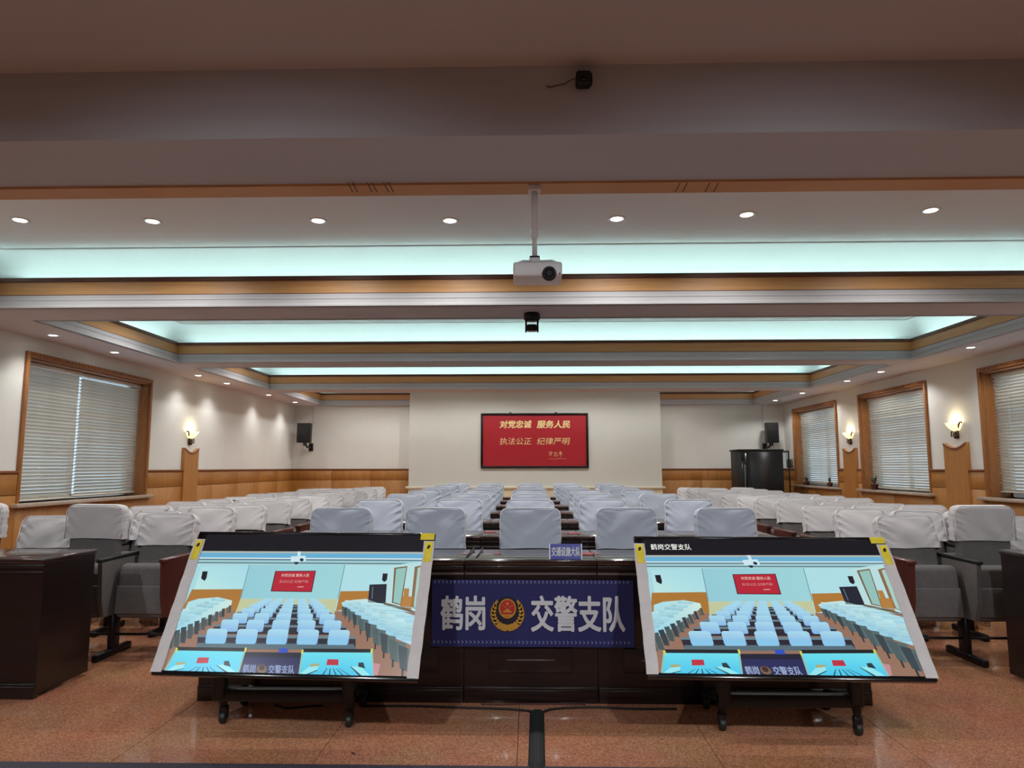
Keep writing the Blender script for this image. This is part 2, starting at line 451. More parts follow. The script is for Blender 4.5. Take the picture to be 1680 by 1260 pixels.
# ------------------------------------------------------------------ ceiling
ceiling = tag(empty('ceiling', (0, 8, ZR)), kind='structure')
def cpart(name, mb, m):
    for v in mb.v: v -= Vector((0, 8, ZR))
    return mb.build(name, m, ceiling)
cpart('recess_slab', MB().box(XL-.3, XR+.3, B0+.3, D+.3, ZR, ZR+.15), M_CEIL)
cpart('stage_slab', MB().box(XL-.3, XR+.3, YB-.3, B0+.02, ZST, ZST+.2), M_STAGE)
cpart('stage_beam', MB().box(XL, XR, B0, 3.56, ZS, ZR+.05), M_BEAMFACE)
PK = 0.17
bd = [3.56] + [v for c in COFFERS for v in c] + [D]
for (y0, y1) in [(3.56, 3.69), (6.40, 6.96), (9.87, 10.37), (13.44, 13.90), (16.90, D)]:
    cpart('beam', MB().box(XL, XR, y0, y1, ZS, 2.895), M_SOFFIT)
    if y1-y0 > .3: cpart('beam_core', MB().box(XL, XR, y0+PK+.02, y1-PK-.02, 2.895, ZR), M_CEIL)
for (y0, y1) in COFFERS:
    cpart('side_soffit', MB().box(XL, CX0, y0, y1, ZS, 2.895), M_SOFFIT)
    cpart('side_soffit', MB().box(CX1, XR, y0, y1, ZS, 2.895), M_SOFFIT)
    cpart('cove_wall', MB().box(XL, CX0-PK-.03, y0, y1, 2.895, ZR), M_CEIL)
    cpart('cove_wall', MB().box(CX1+PK+.03, XR, y0, y1, 2.895, ZR), M_CEIL)
def rim(x0, x1, y0, y1, prof):
    """closed profile of (inward offset, z) swept round the coffer opening"""
    mb = MB(); n = len(prof); vs = []
    for (i, z) in prof:
        vs += [(x0+i, y0+i, z), (x1-i, y0+i, z), (x1-i, y1-i, z), (x0+i, y1-i, z)]
    fs = []
    for a in range(n):
        b2 = (a+1) % n
        for k in range(4):
            k2 = (k+1) % 4
            fs.append((a*4+k, a*4+k2, b2*4+k2, b2*4+k))
    return mb.add(vs, fs)
for (y0, y1) in COFFERS:
    cpart('moulding', rim(CX0, CX1, y0, y1, [(-.02, ZS), (.035, ZS), (.035, 2.795), (.03, 2.802), (.017, 2.806), (.017, 2.845), (.022, 2.85), (.022, 2.86), (.008, 2.866), (.008, 2.9), (-.02, 2.9)]), M_MOULD)
    cpart('wood_band', rim(CX0, CX1, y0, y1, [(-.015, 2.9), (.0, 2.9), (.0, 3.03), (-.015, 3.03)]), M_WOODH)
    cpart('wood_lip', rim(CX0, CX1, y0, y1, [(-.02, 3.03), (.014, 3.03), (.014, 3.07), (-.02, 3.07)]), M_WDARK)
    cpart('wood_bead', rim(CX0, CX1, y0, y1, [(-.01, 2.9), (.006, 2.9), (.006, 2.908), (-.01, 2.908)]), M_WDARK)
for (y0, y1) in COFFERS:
    pr = [(-PK+.3-.3*cos(k*pi/16), ZR-.2+.2*sin(k*pi/16)) for k in range(9)] + [(-PK-.012, ZR), (-PK-.012, ZR-.2)]
    o = cpart('cove_curve', rim(CX0, CX1, y0, y1, pr), M_CEIL)
    for p_ in o.data.polygons: p_.use_smooth = p_.index < 32
yw0, yw1 = onZ(870, 298, ZS).y, onZ(870, 315.5, ZS).y
cpart('wood_strip', MB().box(XL, XR, yw0, yw1, ZS-.012, ZS), M_WOODH)
for px in (570, 578, 602, 610, 629, 637, 1115, 1127, 1164, 1178):
    p = onZ(px, 300, ZS-.012); q = onZ(px + (8 if px < 870 else -8), 315, ZS-.012)
    g = MB().add([(p.x, p.y, ZS-.0135), (p.x+.004, p.y, ZS-.0135), (q.x+.004, q.y, ZS-.0135), (q.x, q.y, ZS-.0135),
                  (p.x, p.y, ZS-.011), (p.x+.004, p.y, ZS-.011), (q.x+.004, q.y, ZS-.011), (q.x, q.y, ZS-.011)],
                 [(3,2,1,0),(4,5,6,7),(0,1,5,4),(1,2,6,5),(2,3,7,6),(3,0,4,7)])
    cpart('joint_line', g, M_GAP)

# cove light tubes lying in the pockets
NAMEC = ['front', 'second', 'third', 'rear']
for ci, (y0, y1) in enumerate(COFFERS):
    for side in ('near', 'far', 'left', 'right'):
        t = empty('cove_tube', (0, 0, 2.93))
        if side in ('near', 'far'):
            y = y0-.06 if side == 'near' else y1+.06
            if (side == 'near' and ci == 0) or (side == 'far' and ci == 3): bpy.data.objects.remove(t); continue
            t.location = ((CX0+CX1)/2, y, 2.895); L2 = (CX1-CX0)/2 - .1; pts = [(-L2, 0, .135), (L2, 0, .135)]; bx = (-L2, L2, -.02, .02)
        else:
            t.location = (CX0-.06 if side == 'left' else CX1+.06, (y0+y1)/2, 2.895); L2 = (y1-y0)/2 - .1; pts = [(0, -L2, .135), (0, L2, .135)]; bx = (-.02, .02, -L2, L2)
        tag(t, 'pale green fluorescent tube hidden behind the %s ledge of the %s ceiling coffer' % (side, NAMEC[ci]), 'light', 'cove light tubes')
        MB().box(*bx, 0, .117).build('fixture', M_WHITEP, t)
        MB().tube(pts, .016, 8).build('tube', M_COVE, t)

# ------------------------------------------------------------------ downlights
def downlight_proto():
    root = empty('downlight', (0, 0, 0))
    MB().lathe([(.05, 0.0), (.05, -.004), (.072, -.006), (.078, -.003), (.078, 0.0)], n=24).build('trim_ring', M_WHITEP, root)
    MB().lathe([(.0, -.0025), (.05, -.0025)], n=20).build('lamp', M_LAMP, root)
    return root
DL = downlight_proto(); dl_used = [False]
def spot(loc, power, size, blend, parent, col=(1.0, .97, .925), tilt=0.0):
    ld = bpy.data.lights.new('downlight_beam', 'SPOT'); ld.energy = power; ld.spot_size = radians(size); ld.spot_blend = blend
    ld.color = col; ld.shadow_soft_size = .05
    o = bpy.data.objects.new('downlight_beam', ld); COL.objects.link(o); o.parent = parent; o.location = (0, 0, -.02); o.rotation_euler = (radians(tilt), 0, 0)
def downlight(x, y, z, label, group, power, size, blend=0.6, s=1.0, col=(1.0, .97, .925), tilt=0.0):
    o = DL if not dl_used[0] else copy_tree(DL)
    dl_used[0] = True
    o.location = (x, y, z); o.scale = (s, s, s)
    tag(o, label, 'light', group)
    DLS.append((o, power, size, blend, col, tilt))
DLS = []
xs = []
for i, (px, py) in enumerate([(33, 361), (250, 363), (522, 362), (738, 362), (1012, 359), (1225, 352), (1527, 345)]):
    p = onZ(px, py, ZR); xs.append(p.x); yc = p.y
    downlight(p.x, p.y, ZR, 'round recessed downlight, %s from the left in the front coffer' % ORD[i], 'downlights in the front coffer', P_COFFER, 154, .5)
for ci in (1, 2, 3):
    y0, y1 = COFFERS[ci]
    for i, x in enumerate(xs):
        downlight(x, (y0+y1)/2, ZR, 'round recessed downlight, %s from the left in the %s coffer' % (ORD[i], NAMEC[ci]), 'downlights in the rear coffers', P_COFFER, 154, .5)
side_l = [onZ(px, py, ZS) for px, py in ((88, 550), (190, 578), (318, 616), (375, 629), (443, 648), (484, 660))]
side_l = [Vector((p.x, p.y, p.z)) for p in side_l]
ys_l = [4.3, 5.55] + [p.y for p in side_l]
xl = sum(p.x for p in side_l)/len(side_l)
for i, y in enumerate(ys_l):
    downlight(max(xl, XL+.2), min(y, 16.2), ZS, 'small round downlight, %s back in the left side soffit' % ORD[i], 'downlights in the left soffit', P_SIDE, 120, .8, .9)
side_r = [onZ(px, py, ZS) for px, py in ((1590, 570), (1446, 610), (1390, 625), (1316, 645), (1273, 657))]
xr = sum(p.x for p in side_r)/len(side_r)
ys_r = [4.3, 5.55, 7.73] + [p.y for p in side_r]
for i, y in enumerate(ys_r):
    downlight(min(xr, XR-.2), min(y, 16.2), ZS, 'small round downlight, %s back in the right side soffit' % ORD[i], 'downlights in the right soffit', P_SIDE*1.8, 150, .4, .9)
for i, x in enumerate((-3.6, -1.2, 1.2, 3.6)):  # unseen lamps added to brighten the fronts of chairs and screens
    downlight(x, 0.3, ZST, 'added recessed fill lamp over the stage, %s from the left' % ORD[i], 'added fill lamps over the stage', P_STAGE_FILL, 104, 1.0, 1.0, (.92, .97, 1.0), 40)
for (o, power, size, blend, col, tilt) in DLS: spot(None, power, size, blend, o, col, tilt)

# ------------------------------------------------------------------ wall sconces on scooped pilasters
def pilaster(wall, X, i, y, w, ztop):
    n = 14; pts = [(y-w/2, 0.0), (y+w/2, 0.0), (y+w/2, ztop)]
    for k in range(1, n):
        t = k/n; pts.append((y+w/2-w*t, ztop-.075*sin(pi*t)))
    pts.append((y-w/2, ztop))
    a, b2 = sorted((X, X+i*.055))
    me = MB().prism(pts, 0, a, b2).mesh('pilaster', M_WOOD)
    link('pilaster', me, wall)
    a, b2 = sorted((X+i*.055, X+i*.062)); mb = MB()
    for k in range(n):
        t0, t1 = k/n, (k+1)/n
        f = lambda t: (y+w/2-w*t, ztop-.075*sin(pi*t))
        p, q = f(t0), f(t1)
        mb.prism([p, q, (q[0], q[1]-.03), (p[0], p[1]-.03)], 0, a, b2)
    link('pilaster_cap', mb.mesh('pilaster_cap', M_WTRIM), wall)
def sconce(X, i, y, z, label):
    root = tag(empty('wall_sconce', (X, y, z)), label, 'wall lamp', 'wall sconces')
    # half bowl glass shade
    prof = [(.012, -.085), (.05, -.078), (.09, -.05), (.12, -.012), (.145, .03), (.14, .03), (.115, -.008), (.085, -.044), (.048, -.07), (.0, -.076)]
    a0 = -pi/2 if i > 0 else pi/2
    MB().lathe(prof, (0, 0, 0), 20, 2, a0, a0+pi).build('glass_shade', M_SHADE, root)
    MB().rbox(*sorted((0, i*.012)), -.05, .05, -.19, -.06, .004, 1).build('back_plate', M_IRON, root)
    for s in (-1, 1):
        pts = [(i*.03, s*.09, -.045), (i*.05, s*.13, .0), (i*.05, s*.165, .035), (i*.045, s*.195, .035), (i*.04, s*.19, .015)]
        MB().tube(pts, [.008, .012, .012, .01, .006], 8).build('horn', M_IRON, root)
        pts = []
        for k in range(14):
            t = k/13; a = -pi*.3 + t*pi*1.9; r = .036*(1-.45*t)
            pts.append((i*.04, s*(.045+r*cos(a)), -.13+r*sin(a)))
        MB().tube(pts, .008, 8).build('scroll', M_IRON, root)
        MB().tube([(i*.02, s*.03, -.065), (i*.04, s*.07, -.09), (i*.04, s*.075, -.13)], .008, 8).build('scroll_arm', M_IRON, root)
    MB().lathe([(.0, -.19), (.012, -.185), (.018, -.17), (.01, -.15), (.014, -.1), (.0, -.08)], (i*.035, 0, 0), 12).build('finial', M_IRON, root)
    ld = bpy.data.lights.new('sconce_bulb', 'POINT'); ld.energy = P_SCONCE; ld.color = (1, .8, .5); ld.shadow_soft_size = .03
    o = bpy.data.objects.new('sconce_bulb', ld); COL.objects.link(o); o.parent = root; o.location = (i*.07, 0, .045)
for wall, X, i, px0, px1, ypil, (sx, sy), lab in (
        (wall_left, XL, 1, 302, 325, 735, (316, 711), 'lit glass wall sconce with bronze scrolls on the left wall'),
        (wall_right, XR, -1, 1550, 1587, 726, (1564, 697), 'lit glass wall sconce with bronze scrolls beside the nearest right window'),
        (wall_right, XR, -1, 1384, 1404, 735, (1393, 712), 'lit glass wall sconce with bronze scrolls beside the farthest right window')):
    a, b2 = sorted((onX(px0, 760, X+i*.05).y, onX(px1, 760, X+i*.05).y))
    yc = (a+b2)/2; zt = onX((px0+px1)/2, ypil, X+i*.05).z
    pilaster(wall, X, i, yc, b2-a, zt)
    p = onX(sx, sy, X+i*.1)
    sconce(X, i, yc, p.z, lab)

# ------------------------------------------------------------------ red slogan board on the far panel
YP = D-.35
a = onY(789, 678, YP-.03); b2 = onY(966, 768, YP-.03)
bw, bh = b2.x-a.x, a.z-b2.z
board = tag(empty('slogan_board', ((a.x+b2.x)/2, YP, b2.z)), 'red slogan board with gold calligraphy in a black frame', 'sign')
MB().box(-bw/2+.02, bw/2-.02, -.02, 0, .02, bh-.02).build('board', M_RED, board)
fr = MB()
for (x0, x1, z0, z1) in ((-bw/2, bw/2, 0, .05), (-bw/2, bw/2, bh-.05, bh), (-bw/2, -bw/2+.05, .05, bh-.05), (bw/2-.05, bw/2, .05, bh-.05)):
    fr.rbox(x0, x1, -.045, 0, z0, z1, .008, 2)
fr.build('frame', M_GLOSS, board)
kx = bw/177.0
def bpos(px, py): p = onY(px, py, YP-.03); return (p.x-board.location.x, -.021, p.z-board.location.z)
def put(name, body, px0, px1, py0, py1, m, bold, parent, shear=0.0, off=None):
    p, q = bpos(px0, py0), bpos(px1, py1)
    me = text_mesh(name, body, q[0]-p[0], p[2]-q[2], m, bold, .006, shear)
    o = link(name, me, parent, ((p[0]+q[0])/2, -.021, (p[2]+q[2])/2), (pi/2, 0, 0)); return o
for body, x0, x1, y0, y1, bo in (('对党忠诚', 820, 872, 690, 702, .035), ('服务人民', 881, 935, 690, 702, .035),
                                 ('执法公正', 820, 872, 718, 729.5, .0), ('纪律严明', 881, 935, 718, 729.5, .0)):
    put('lettering', body, x0, x1, y0, y1, M_GOLD, bo, board, .12)
sg = MB()
def stroke(pts, r=.006):
    sg.tube([(bpos(760+u/7, 660+v/7)[0], -.024, bpos(760+u/7, 660+v/7)[2]) for u, v in pts], r, 5)
stroke([(980, 575), (1015, 568), (1022, 580), (1000, 592), (985, 612)]); stroke([(990, 590), (1018, 598), (1000, 615)])
stroke([(1040, 575), (1062, 585), (1050, 600), (1040, 612), (1065, 618), (1090, 612)]); stroke([(1070, 572), (1060, 592), (1085, 595)])
stroke([(1095, 580), (1135, 574)]); stroke([(1116, 565), (1120, 600), (1118, 632)]); stroke([(1098, 600), (1140, 596)])
stroke([(985, 648), (1060, 655), (1110, 644), (1180, 650)], .003)
sg.build('signature', M_GOLD, board)
for sx in (-.45, .4): MB().rbox(bw*sx*.5-.03, bw*sx*.5+.03, -.04, .0, bh, bh+.02, .004, 1).build('hanger', M_METAL, board)

# ------------------------------------------------------------------ wall loudspeakers, rack cabinet, far details
def loudspeaker(px0, px1, py0, py1, foot_px, label, yaw):
    p, q = onY(px0, py0, 16.45), onY(px1, py1, 16.45)
    w, h = q.x-p.x, p.z-q.z
    root = tag(empty('wall_loudspeaker', ((p.x+q.x)/2, 16.6, q.z), yaw), label, 'loudspeaker', 'wall loudspeakers')
    MB().prism([(-w/2, -.13), (w/2, -.13), (w/2*.75, .13), (-w/2*.75, .13)], 2, 0, h).build('cabinet', M_BLACK, root)
    MB().rbox(-w/2+.012, w/2-.012, -.142, -.128, .012, h-.012, .006, 2).build('grille', mat('speaker_grille', srgb(14, 14, 16), 0.8, bump=.3, bscale=200), root)
    s = foot_px
    br = MB().tube([(s*.02, 0, .06), (s*.02, .02, -.06), (s*.03, .1, -.1), (s*.03, .32, -.1)], .022, 8)
    br.rbox(s*.03-.05, s*.03+.05, .36, .395, -.19, .0, .004, 1); br.tube([(-s*.02, -.02, .03), (-s*.02, 0, -.07)], .02, 8)
    br.build('bracket', M_METAL, root)
    cab = [(s*.05, .37, h-.1), (s*.05, .385, h+.2), (s*.05, .385, ZS-q.z-.005)]
    MB().tube(cab, .005, 6).build('cable', M_MOULD, root)
loudspeaker(487, 508, 694, 726, 1, 'black loudspeaker on a bracket at the left end of the far wall', 0)
loudspeaker(1258, 1279, 693, 726, -1, 'black loudspeaker on a bracket above the equipment cabinet', 0)

rk0, rk1 = onY(1213, 737, 15.6), onY(1284, 737, 15.6)
rw = rk1.x-rk0.x; rh = rk0.z
rack = tag(empty('equipment_rack', ((rk0.x+rk1.x)/2, 15.95, 0)), 'tall black glass-door equipment rack in the far right corner', 'cabinet')
MB().rbox(-rw/2, rw/2, -.35, .35, 0.05, rh-.03, .01, 1).build('body', M_BLACK, rack)
MB().rbox(-rw/2-.02, rw/2+.02, -.37, .37, rh-.035, rh, .008, 1).build('top', M_BLACK, rack)
d = MB().rbox(-rw/2+.22, rw/2-.04, -.372, -.35, .1, rh-.06, .006, 1).build('door', mat('rack_door', srgb(18, 19, 25), 0.35), rack)
MB().rbox(-rw/2+.03, -rw/2+.19, -.36, -.35, .12, rh-.08, .004, 1).build('side_bay', M_GLOSS, rack)
MB().rbox(-rw/2+.09, -rw/2+.11, -.375, -.36, rh*.35, rh*.8, .004, 1).build('handle', mat('pale_metal', srgb(120, 130, 136), .35, metal=.6), rack)
MB().rbox(-rw/2+.05, rw/2-.05, -.3, .3, 0, .06, .004, 1).build('plinth', M_METAL, rack)
f0 = onY(1270, 740, 16.0); f1 = onY(1283, 740, 16.0)
sd = tag(empty('glass_cabinet', (rk1.x+.14, 16.2, 0)), 'narrow black-framed glass cabinet standing right of the equipment rack', 'cabinet')
fm = MB()
for xx in (-.12, .1): fm.box(xx, xx+.025, -.25, -.225, 0, rh-.04).box(xx, xx+.025, .225, .25, 0, rh-.04)
fm.box(-.12, .125, -.25, .25, rh-.06, rh-.03).box(-.12, .125, -.25, .25, 0.0, .05); fm.build('frame', M_BLACK, sd)
MB().box(-.095, .1, -.235, -.23, .05, rh-.06).build('pane', M_GLASS, sd)
vp = onX(1296, 760, XR-.01)
vt = tag(empty('switch_panel', (XR, vp.y, vp.z)), 'grey louvred switch panel on the right wall beside the rack', 'panel')
MB().rbox(-.03, 0, -.17, .17, -.1, .1, .005, 1).build('box', mat('grey_metal', srgb(120, 112, 106), .5, metal=.3), vt)
for k in range(5): MB().box(-.036, -.03, -.14, .14, -.08+k*.035, -.065+k*.035).build('louvre', M_METAL, vt)

# ------------------------------------------------------------------ projector, ceiling camera, small stage camera
pt = onZ(877, 306, ZS-.012)
ypj = pt.y
top = onY(877, 303, ypj).z
pj_l, pj_r = onY(842.5, 448, ypj), onY(921, 448, ypj)
pw = pj_r.x-pj_l.x; pz1, pz0 = onY(880, 438, ypj).z, onY(880, 461, ypj).z
pxc = onY(877, 380, ypj).x
proj = tag(empty('projector', (pxc, ypj, pz0)), 'white ceiling projector hanging on a white pole', 'projector')
hh = pz1-pz0; cx = (pj_l.x+pj_r.x)/2-pxc
MB().rbox(cx-pw/2, cx+pw/2, -.1, .1, 0, hh, .012, 3).build('body', M_WHITEP, proj)
lx = onY(901, 449, ypj-.1).x-pxc; lz = onY(901, 449, ypj-.1).z-pz0
MB().lathe([(.0, -.112), (.02, -.112), (.022, -.118), (.034, -.118), (.036, -.1), (.036, -.09)], (lx, 0, lz), 20, 1).build('lens_ring', M_BLACK, proj)
MB().lathe([(.0, -.114), (.013, -.1165), (.016, -.113)], (lx, 0, lz), 16, 1).build('lens', mat('lens_glass', srgb(60, 64, 76), .05), proj)
MB().rbox(lx+.05, lx+.056, -.104, -.1, lz-.004, lz+.004, .001, 1).build('sensor', M_BLACK, proj)
ztop = ZS-.012-pz0
MB().rbox(-.033, .033, -.033, .033, ztop-.03, ztop, .004, 1).build('ceiling_plate', M_WHITEP, proj)
MB().tube([(0, 0, ztop-.03), (0, 0, hh+.17)], .017, 12).tube([(0, 0, hh+.2), (0, 0, hh+.04)], .013, 12).build('pole', M_WHITEP, proj)
MB().lathe([(.014, hh+.15), (.02, hh+.16), (.02, hh+.20), (.017, hh+.21)], (0, 0, 0), 12).build('pole_collar', M_WHITEP, proj)
MB().rbox(-.026, .026, -.026, .026, hh+.045, hh+.053, .002, 1).build('bracket_cap', M_BLACK, proj)
MB().rbox(-.028, .028, -.028, .028, hh+.02, hh+.045, .004, 1).build('bracket_head', M_WHITEP, proj)
for s in (-1, 1):
    for t in (-1, 1):
        MB().tube([(s*.02, t*.02, hh+.022), (s*.075+cx, t*.06, hh+.014), (s*.1+cx, t*.07, hh)], .007, 6).build('bracket_arm', M_WHITEP, proj)

p = onZ(872.5, 518, ZS); pc = tag(empty('dome_camera', (p.x, 6.74, ZS)), 'black pan-tilt camera fixed under the first cross beam', 'camera')
q0, q1 = onY(859, 524, 6.74), onY(886, 524, 6.74); rr = (q1.x-q0.x)/2
MB().lathe([(0, 0), (rr*.9, 0), (rr, -.02), (rr, -.055), (rr*.85, -.075), (0, -.075)], n=20).build('base', M_BLACK, pc)
for s in (-1, 1): MB().rbox(s*.056-.009, s*.056+.009, -.03, .03, -.185, -.07, .005, 2).build('yoke_arm', M_BLACK, pc)
MB().rbox(-.047, .047, -.05, .05, -.178, -.115, .014, 3).build('head', M_GLOSS, pc)
MB().lathe([(0, -.066), (.02, -.066), (.022, -.045)], (0, 0, -.146), 16, 1).build('lens', M_GLOSS, pc)

p = onY(957, 131, B0-.03)
sc_ = tag(empty('beam_camera', (p.x, B0, p.z)), 'small black camera with a loose cable on the dark stage beam', 'camera')
MB().rbox(-.034, .034, -.06, 0, -.032, .032, .012, 3).build('body', M_BLACK, sc_)
MB().lathe([(0, -.066), (.016, -.066), (.02, -.058)], (0, 0, 0), 16, 1).build('lens', M_GLOSS, sc_)
MB().rbox(.033, .039, -.05, -.01, -.022, .022, .002, 1).build('bracket', M_METAL, sc_)
MB().tube([(-.03, -.03, .008), (-.06, -.02, .004), (-.08, -.008, -.006), (-.12, -.005, -.012), (-.15, -.004, -.02), (-.165, -.003, -.01)], .0022, 6).build('cable', mat('brown_cable', srgb(70, 40, 30), .6), sc_)

# ------------------------------------------------------------------ desks
DH = 0.775
def desk_proto(w, plain=False):
    root = empty('conference_desk', (0, 0, 0))
    dp = 0.50
    MB().rbox(-w/2+.001, w/2-.001, -.02, dp, DH-.03, DH, .006, 2).build('desk_top', M_DESKTOP, root)
    MB().box(-w/2+.0015, w/2-.0015, .0, .022, .02, DH-.03).build('front_panel', M_DESK, root)
    for s in (-1, 1):
        a = s*(w/2-.0015)
        MB().box(*sorted((a, a-s*.025)), .022, dp-.02, .02, DH-.03).build('side_panel', M_DESK, root)
    MB().box(-w/2+.03, w/2-.03, .08, dp-.05, .44, .455).build('shelf', M_DESK, root)
    MB().rbox(-w/2+.002, w/2-.002, -.012, .0, DH-.055, DH-.032, .004, 2).build('apron_rail', M_DESK, root)
    MB().rbox(-w/2+.002, w/2-.002, -.008, .0, DH-.085, DH-.072, .003, 2).build('apron_bead', M_DLINE if not plain else M_DESK, root)
    MB().rbox(-w/2+.002, w/2-.002, -.012, .03, 0.0, .085, .004, 2).build('plinth', M_DESK, root)
    MB().rbox(-w/2+.002, w/2-.002, -.016, -.01, .062, .07, .002, 1).build('plinth_bead', M_DESK, root)
    MB().rbox(-w/2*.62, w/2*.62, -.006, .0, .16, .30, .004, 2).build('lower_panel', M_DESK, root)
    MB().rbox(-w/2*.36, w/2*.36, -.01, -.004, .225, .233, .002, 1).build('panel_bead', M_DLINE if not plain else M_DESK, root)
    if not plain: MB().rbox(w/2-.17, w/2-.11, -.004, .0, DH-.125, DH-.11, .001, 1).build('number_plate', mat('number_plate_metal', srgb(120, 118, 124), .4, metal=.4), root)
    return root
D0 = 4.10; PITCHR = 1.365; NROW = 7
e0, e1 = onY(762, 940, D0).x, onY(979, 940, D0).x
DW = e1-e0; DCX = (e0+e1)/2
dproto = desk_proto(DW); first = True
SEAT5 = ['far left', 'second', 'middle', 'fourth', 'far right']
for r in range(NROW):
    for k in range(5):
        o = dproto if first else copy_tree(dproto); first = False
        o.location = (DCX+(k-2)*DW, D0+r*PITCHR, 0)
        tag(o, 'dark veneer desk, %s of five in the %s centre row from the stage' % (SEAT5[k] + (' from left' if k in (1, 3) else ''), ORD[r]), 'desk', 'dark desks of the centre block')
xd = onZ(57, 1147, 0); SIDEDESK_L = xd.x
dl = desk_proto(1.3, True)
p = onZ(57, 1147, 0); dl.location = (p.x-.65, p.y, 0); tag(dl, 'dark red-brown desk end in front of the left seating block, nearest the aisle', 'desk', 'front desks of the side blocks')
o = copy_tree(dl); o.location = (p.x-1.95, p.y, 0); tag(o, 'dark red-brown desk in front of the left seating block, nearest the wall', 'desk', 'front desks of the side blocks')
p2 = onZ(1657, 1110, 0)
o = copy_tree(dl); o.location = (p2.x+.65, p2.y-.48, 0); tag(o, 'dark red-brown desk end in front of the right seating block, nearest the aisle', 'desk', 'front desks of the side blocks')
o = copy_tree(dl); o.location = (p2.x+1.95, p2.y-.48, 0); tag(o, 'dark red-brown desk in front of the right seating block, nearest the wall', 'desk', 'front desks of the side blocks')

# banner hung on the front desk
ba, bb = onY(709, 951, D0-.02), onY(1041, 1062, D0-.02)
bw, bh = bb.x-ba.x, ba.z-bb.z
ban = tag(empty('cloth_banner', ((ba.x+bb.x)/2, D0-.026, bb.z)), 'navy cloth banner with white lettering and a gold and red emblem', 'banner')
nx = 40; vs = []; fs = []
for j in range(9):
    for i in range(nx+1):
        x = -bw/2+bw*i/nx; z = bh*j/8
        vs.append((x, .002*sin(x*9+j*.3)+.001*sin(x*31), z))
for j in range(8):
    for i in range(nx): fs.append((j*(nx+1)+i, j*(nx+1)+i+1, (j+1)*(nx+1)+i+1, (j+1)*(nx+1)+i))
n0 = len(vs); vs += [(v[0], .006, v[2]) for v in vs[:n0]]
fs += [tuple(reversed([i+n0 for i in f])) for f in fs]
link('cloth', mesh_from('cloth', vs, fs, M_NAVY, True), ban)
def npos(px, py): q = onY(px, py, D0-.03); return q.x-ban.location.x, q.z-ban.location.z
for body, x0, x1, y0, y1 in (('鹤岗', 724, 795, 978, 1033), ('交警支队', 872, 1025, 978, 1036)):
    (ax, az), (bx, bz) = npos(x0, y0), npos(x1, y1)
    me = text_mesh('lettering', body, bx-ax, az-bz, M_WHITE, .022, .0015)
    link('lettering', me, ban, ((ax+bx)/2, -.0035, (az+bz)/2), (pi/2, 0, 0))
for (y, nm) in ((955, 'upper'), (1054, 'lower')):
    cm = MB(); x = -bw/2+.01; z = npos(870, y)[1]
    while x < bw/2-.03:
        cm.prism([(x, z+.008), (x+.006, z+.008), (x+.014, z), (x+.006, z-.008), (x, z-.008), (x+.008, z)], 1, -.0042, -.002); x += .0225
    tag(cm.build('chevron_border', M_CHEV, ban), kind='stuff')
# emblem: wreath, shield, red disc with gate and stars
(ex, ez) = npos(832.5, 1004); er = (npos(861, 1004)[0]-npos(804, 1004)[0])/2
def disc(mb, cx, cz, rx, rz, y0, y1, n=28, a0=0, a1=2*pi):
    mb.prism([(cx+rx*cos(2*pi*k/n), cz+rz*sin(2*pi*k/n)) for k in range(n)], 1, y0, y1)
wr = MB()
for s in (-1, 1):
    for k in range(9):
        a = -pi/2 + s*(.12+k*.265); r = er*.80
        c0 = Vector((ex+cos(a)*r, ez-er*.06+sin(a)*r)); t = Vector((-sin(a)*s, cos(a)*s)); nrm = Vector((cos(a), sin(a)))
        Lf, Wf = er*.34, er*.2*(1.1-.05*k)
        pts = [c0-t*Lf*.6, c0+nrm*Wf-t*Lf*.1, c0+nrm*Wf*.9+t*Lf*.75, c0+t*Lf*.3-nrm*Wf*.4, c0-nrm*Wf]
        if s < 0: pts = pts[::-1]
        wr.prism([(q.x, q.y) for q in pts], 1, -.007, -.003)
wr.prism([(ex-er*.62, ez-er*.62), (ex+er*.62, ez-er*.62), (ex+er*.5, ez-er*.92), (ex, ez-er*1.0), (ex-er*.5, ez-er*.92)], 1, -.0075, -.003)
link('emblem_wreath', wr.mesh('emblem_wreath', M_BRASS), ban)
sh = MB(); sh.prism([(ex-er*.62, ez+er*.45), (ex-er*.35, ez+er*.78), (ex, ez+er*.88), (ex+er*.35, ez+er*.78), (ex+er*.62, ez+er*.45), (ex+er*.6, ez-er*.25), (ex+er*.3, ez-er*.62), (ex, ez-er*.7), (ex-er*.3, ez-er*.62), (ex-er*.6, ez-er*.25)], 1, -.009, -.004)
link('emblem_shield', sh.mesh('emblem_shield', mat('emblem_dark', srgb(26, 22, 34), .5)), ban)
rg = MB(); disc(rg, ex, ez+er*.2, er*.5, er*.55, -.0105, -.006); link('emblem_ring', rg.mesh('emblem_ring', M_BRASS), ban)
rd = MB(); disc(rd, ex, ez+er*.22, er*.43, er*.47, -.012, -.006); link('emblem_disc', rd.mesh('emblem_disc', M_EMBRED), ban)
gt = MB()
gt.prism([(ex-er*.26, ez-.0), (ex+er*.26, ez), (ex+er*.2, ez+er*.08), (ex-er*.2, ez+er*.08)], 1, -.0135, -.010)
gt.prism([(ex-er*.14, ez+er*.1), (ex+er*.14, ez+er*.1), (ex+er*.08, ez+er*.18), (ex-er*.08, ez+er*.18)], 1, -.0135, -.010)
gt.prism([(ex-er*.3, ez-er*.2), (ex+er*.3, ez-er*.2), (ex+er*.3, ez-er*.12), (ex-er*.3, ez-er*.12)], 1, -.0135, -.010)
def star(mb, cx, cz, r):
    mb.prism([(cx+(r if k % 2 == 0 else r*.4)*sin(k*pi/5), cz+(r if k % 2 == 0 else r*.4)*cos(k*pi/5)) for k in range(10)], 1, -.0135, -.010)
star(gt, ex, ez+er*.48, er*.12)
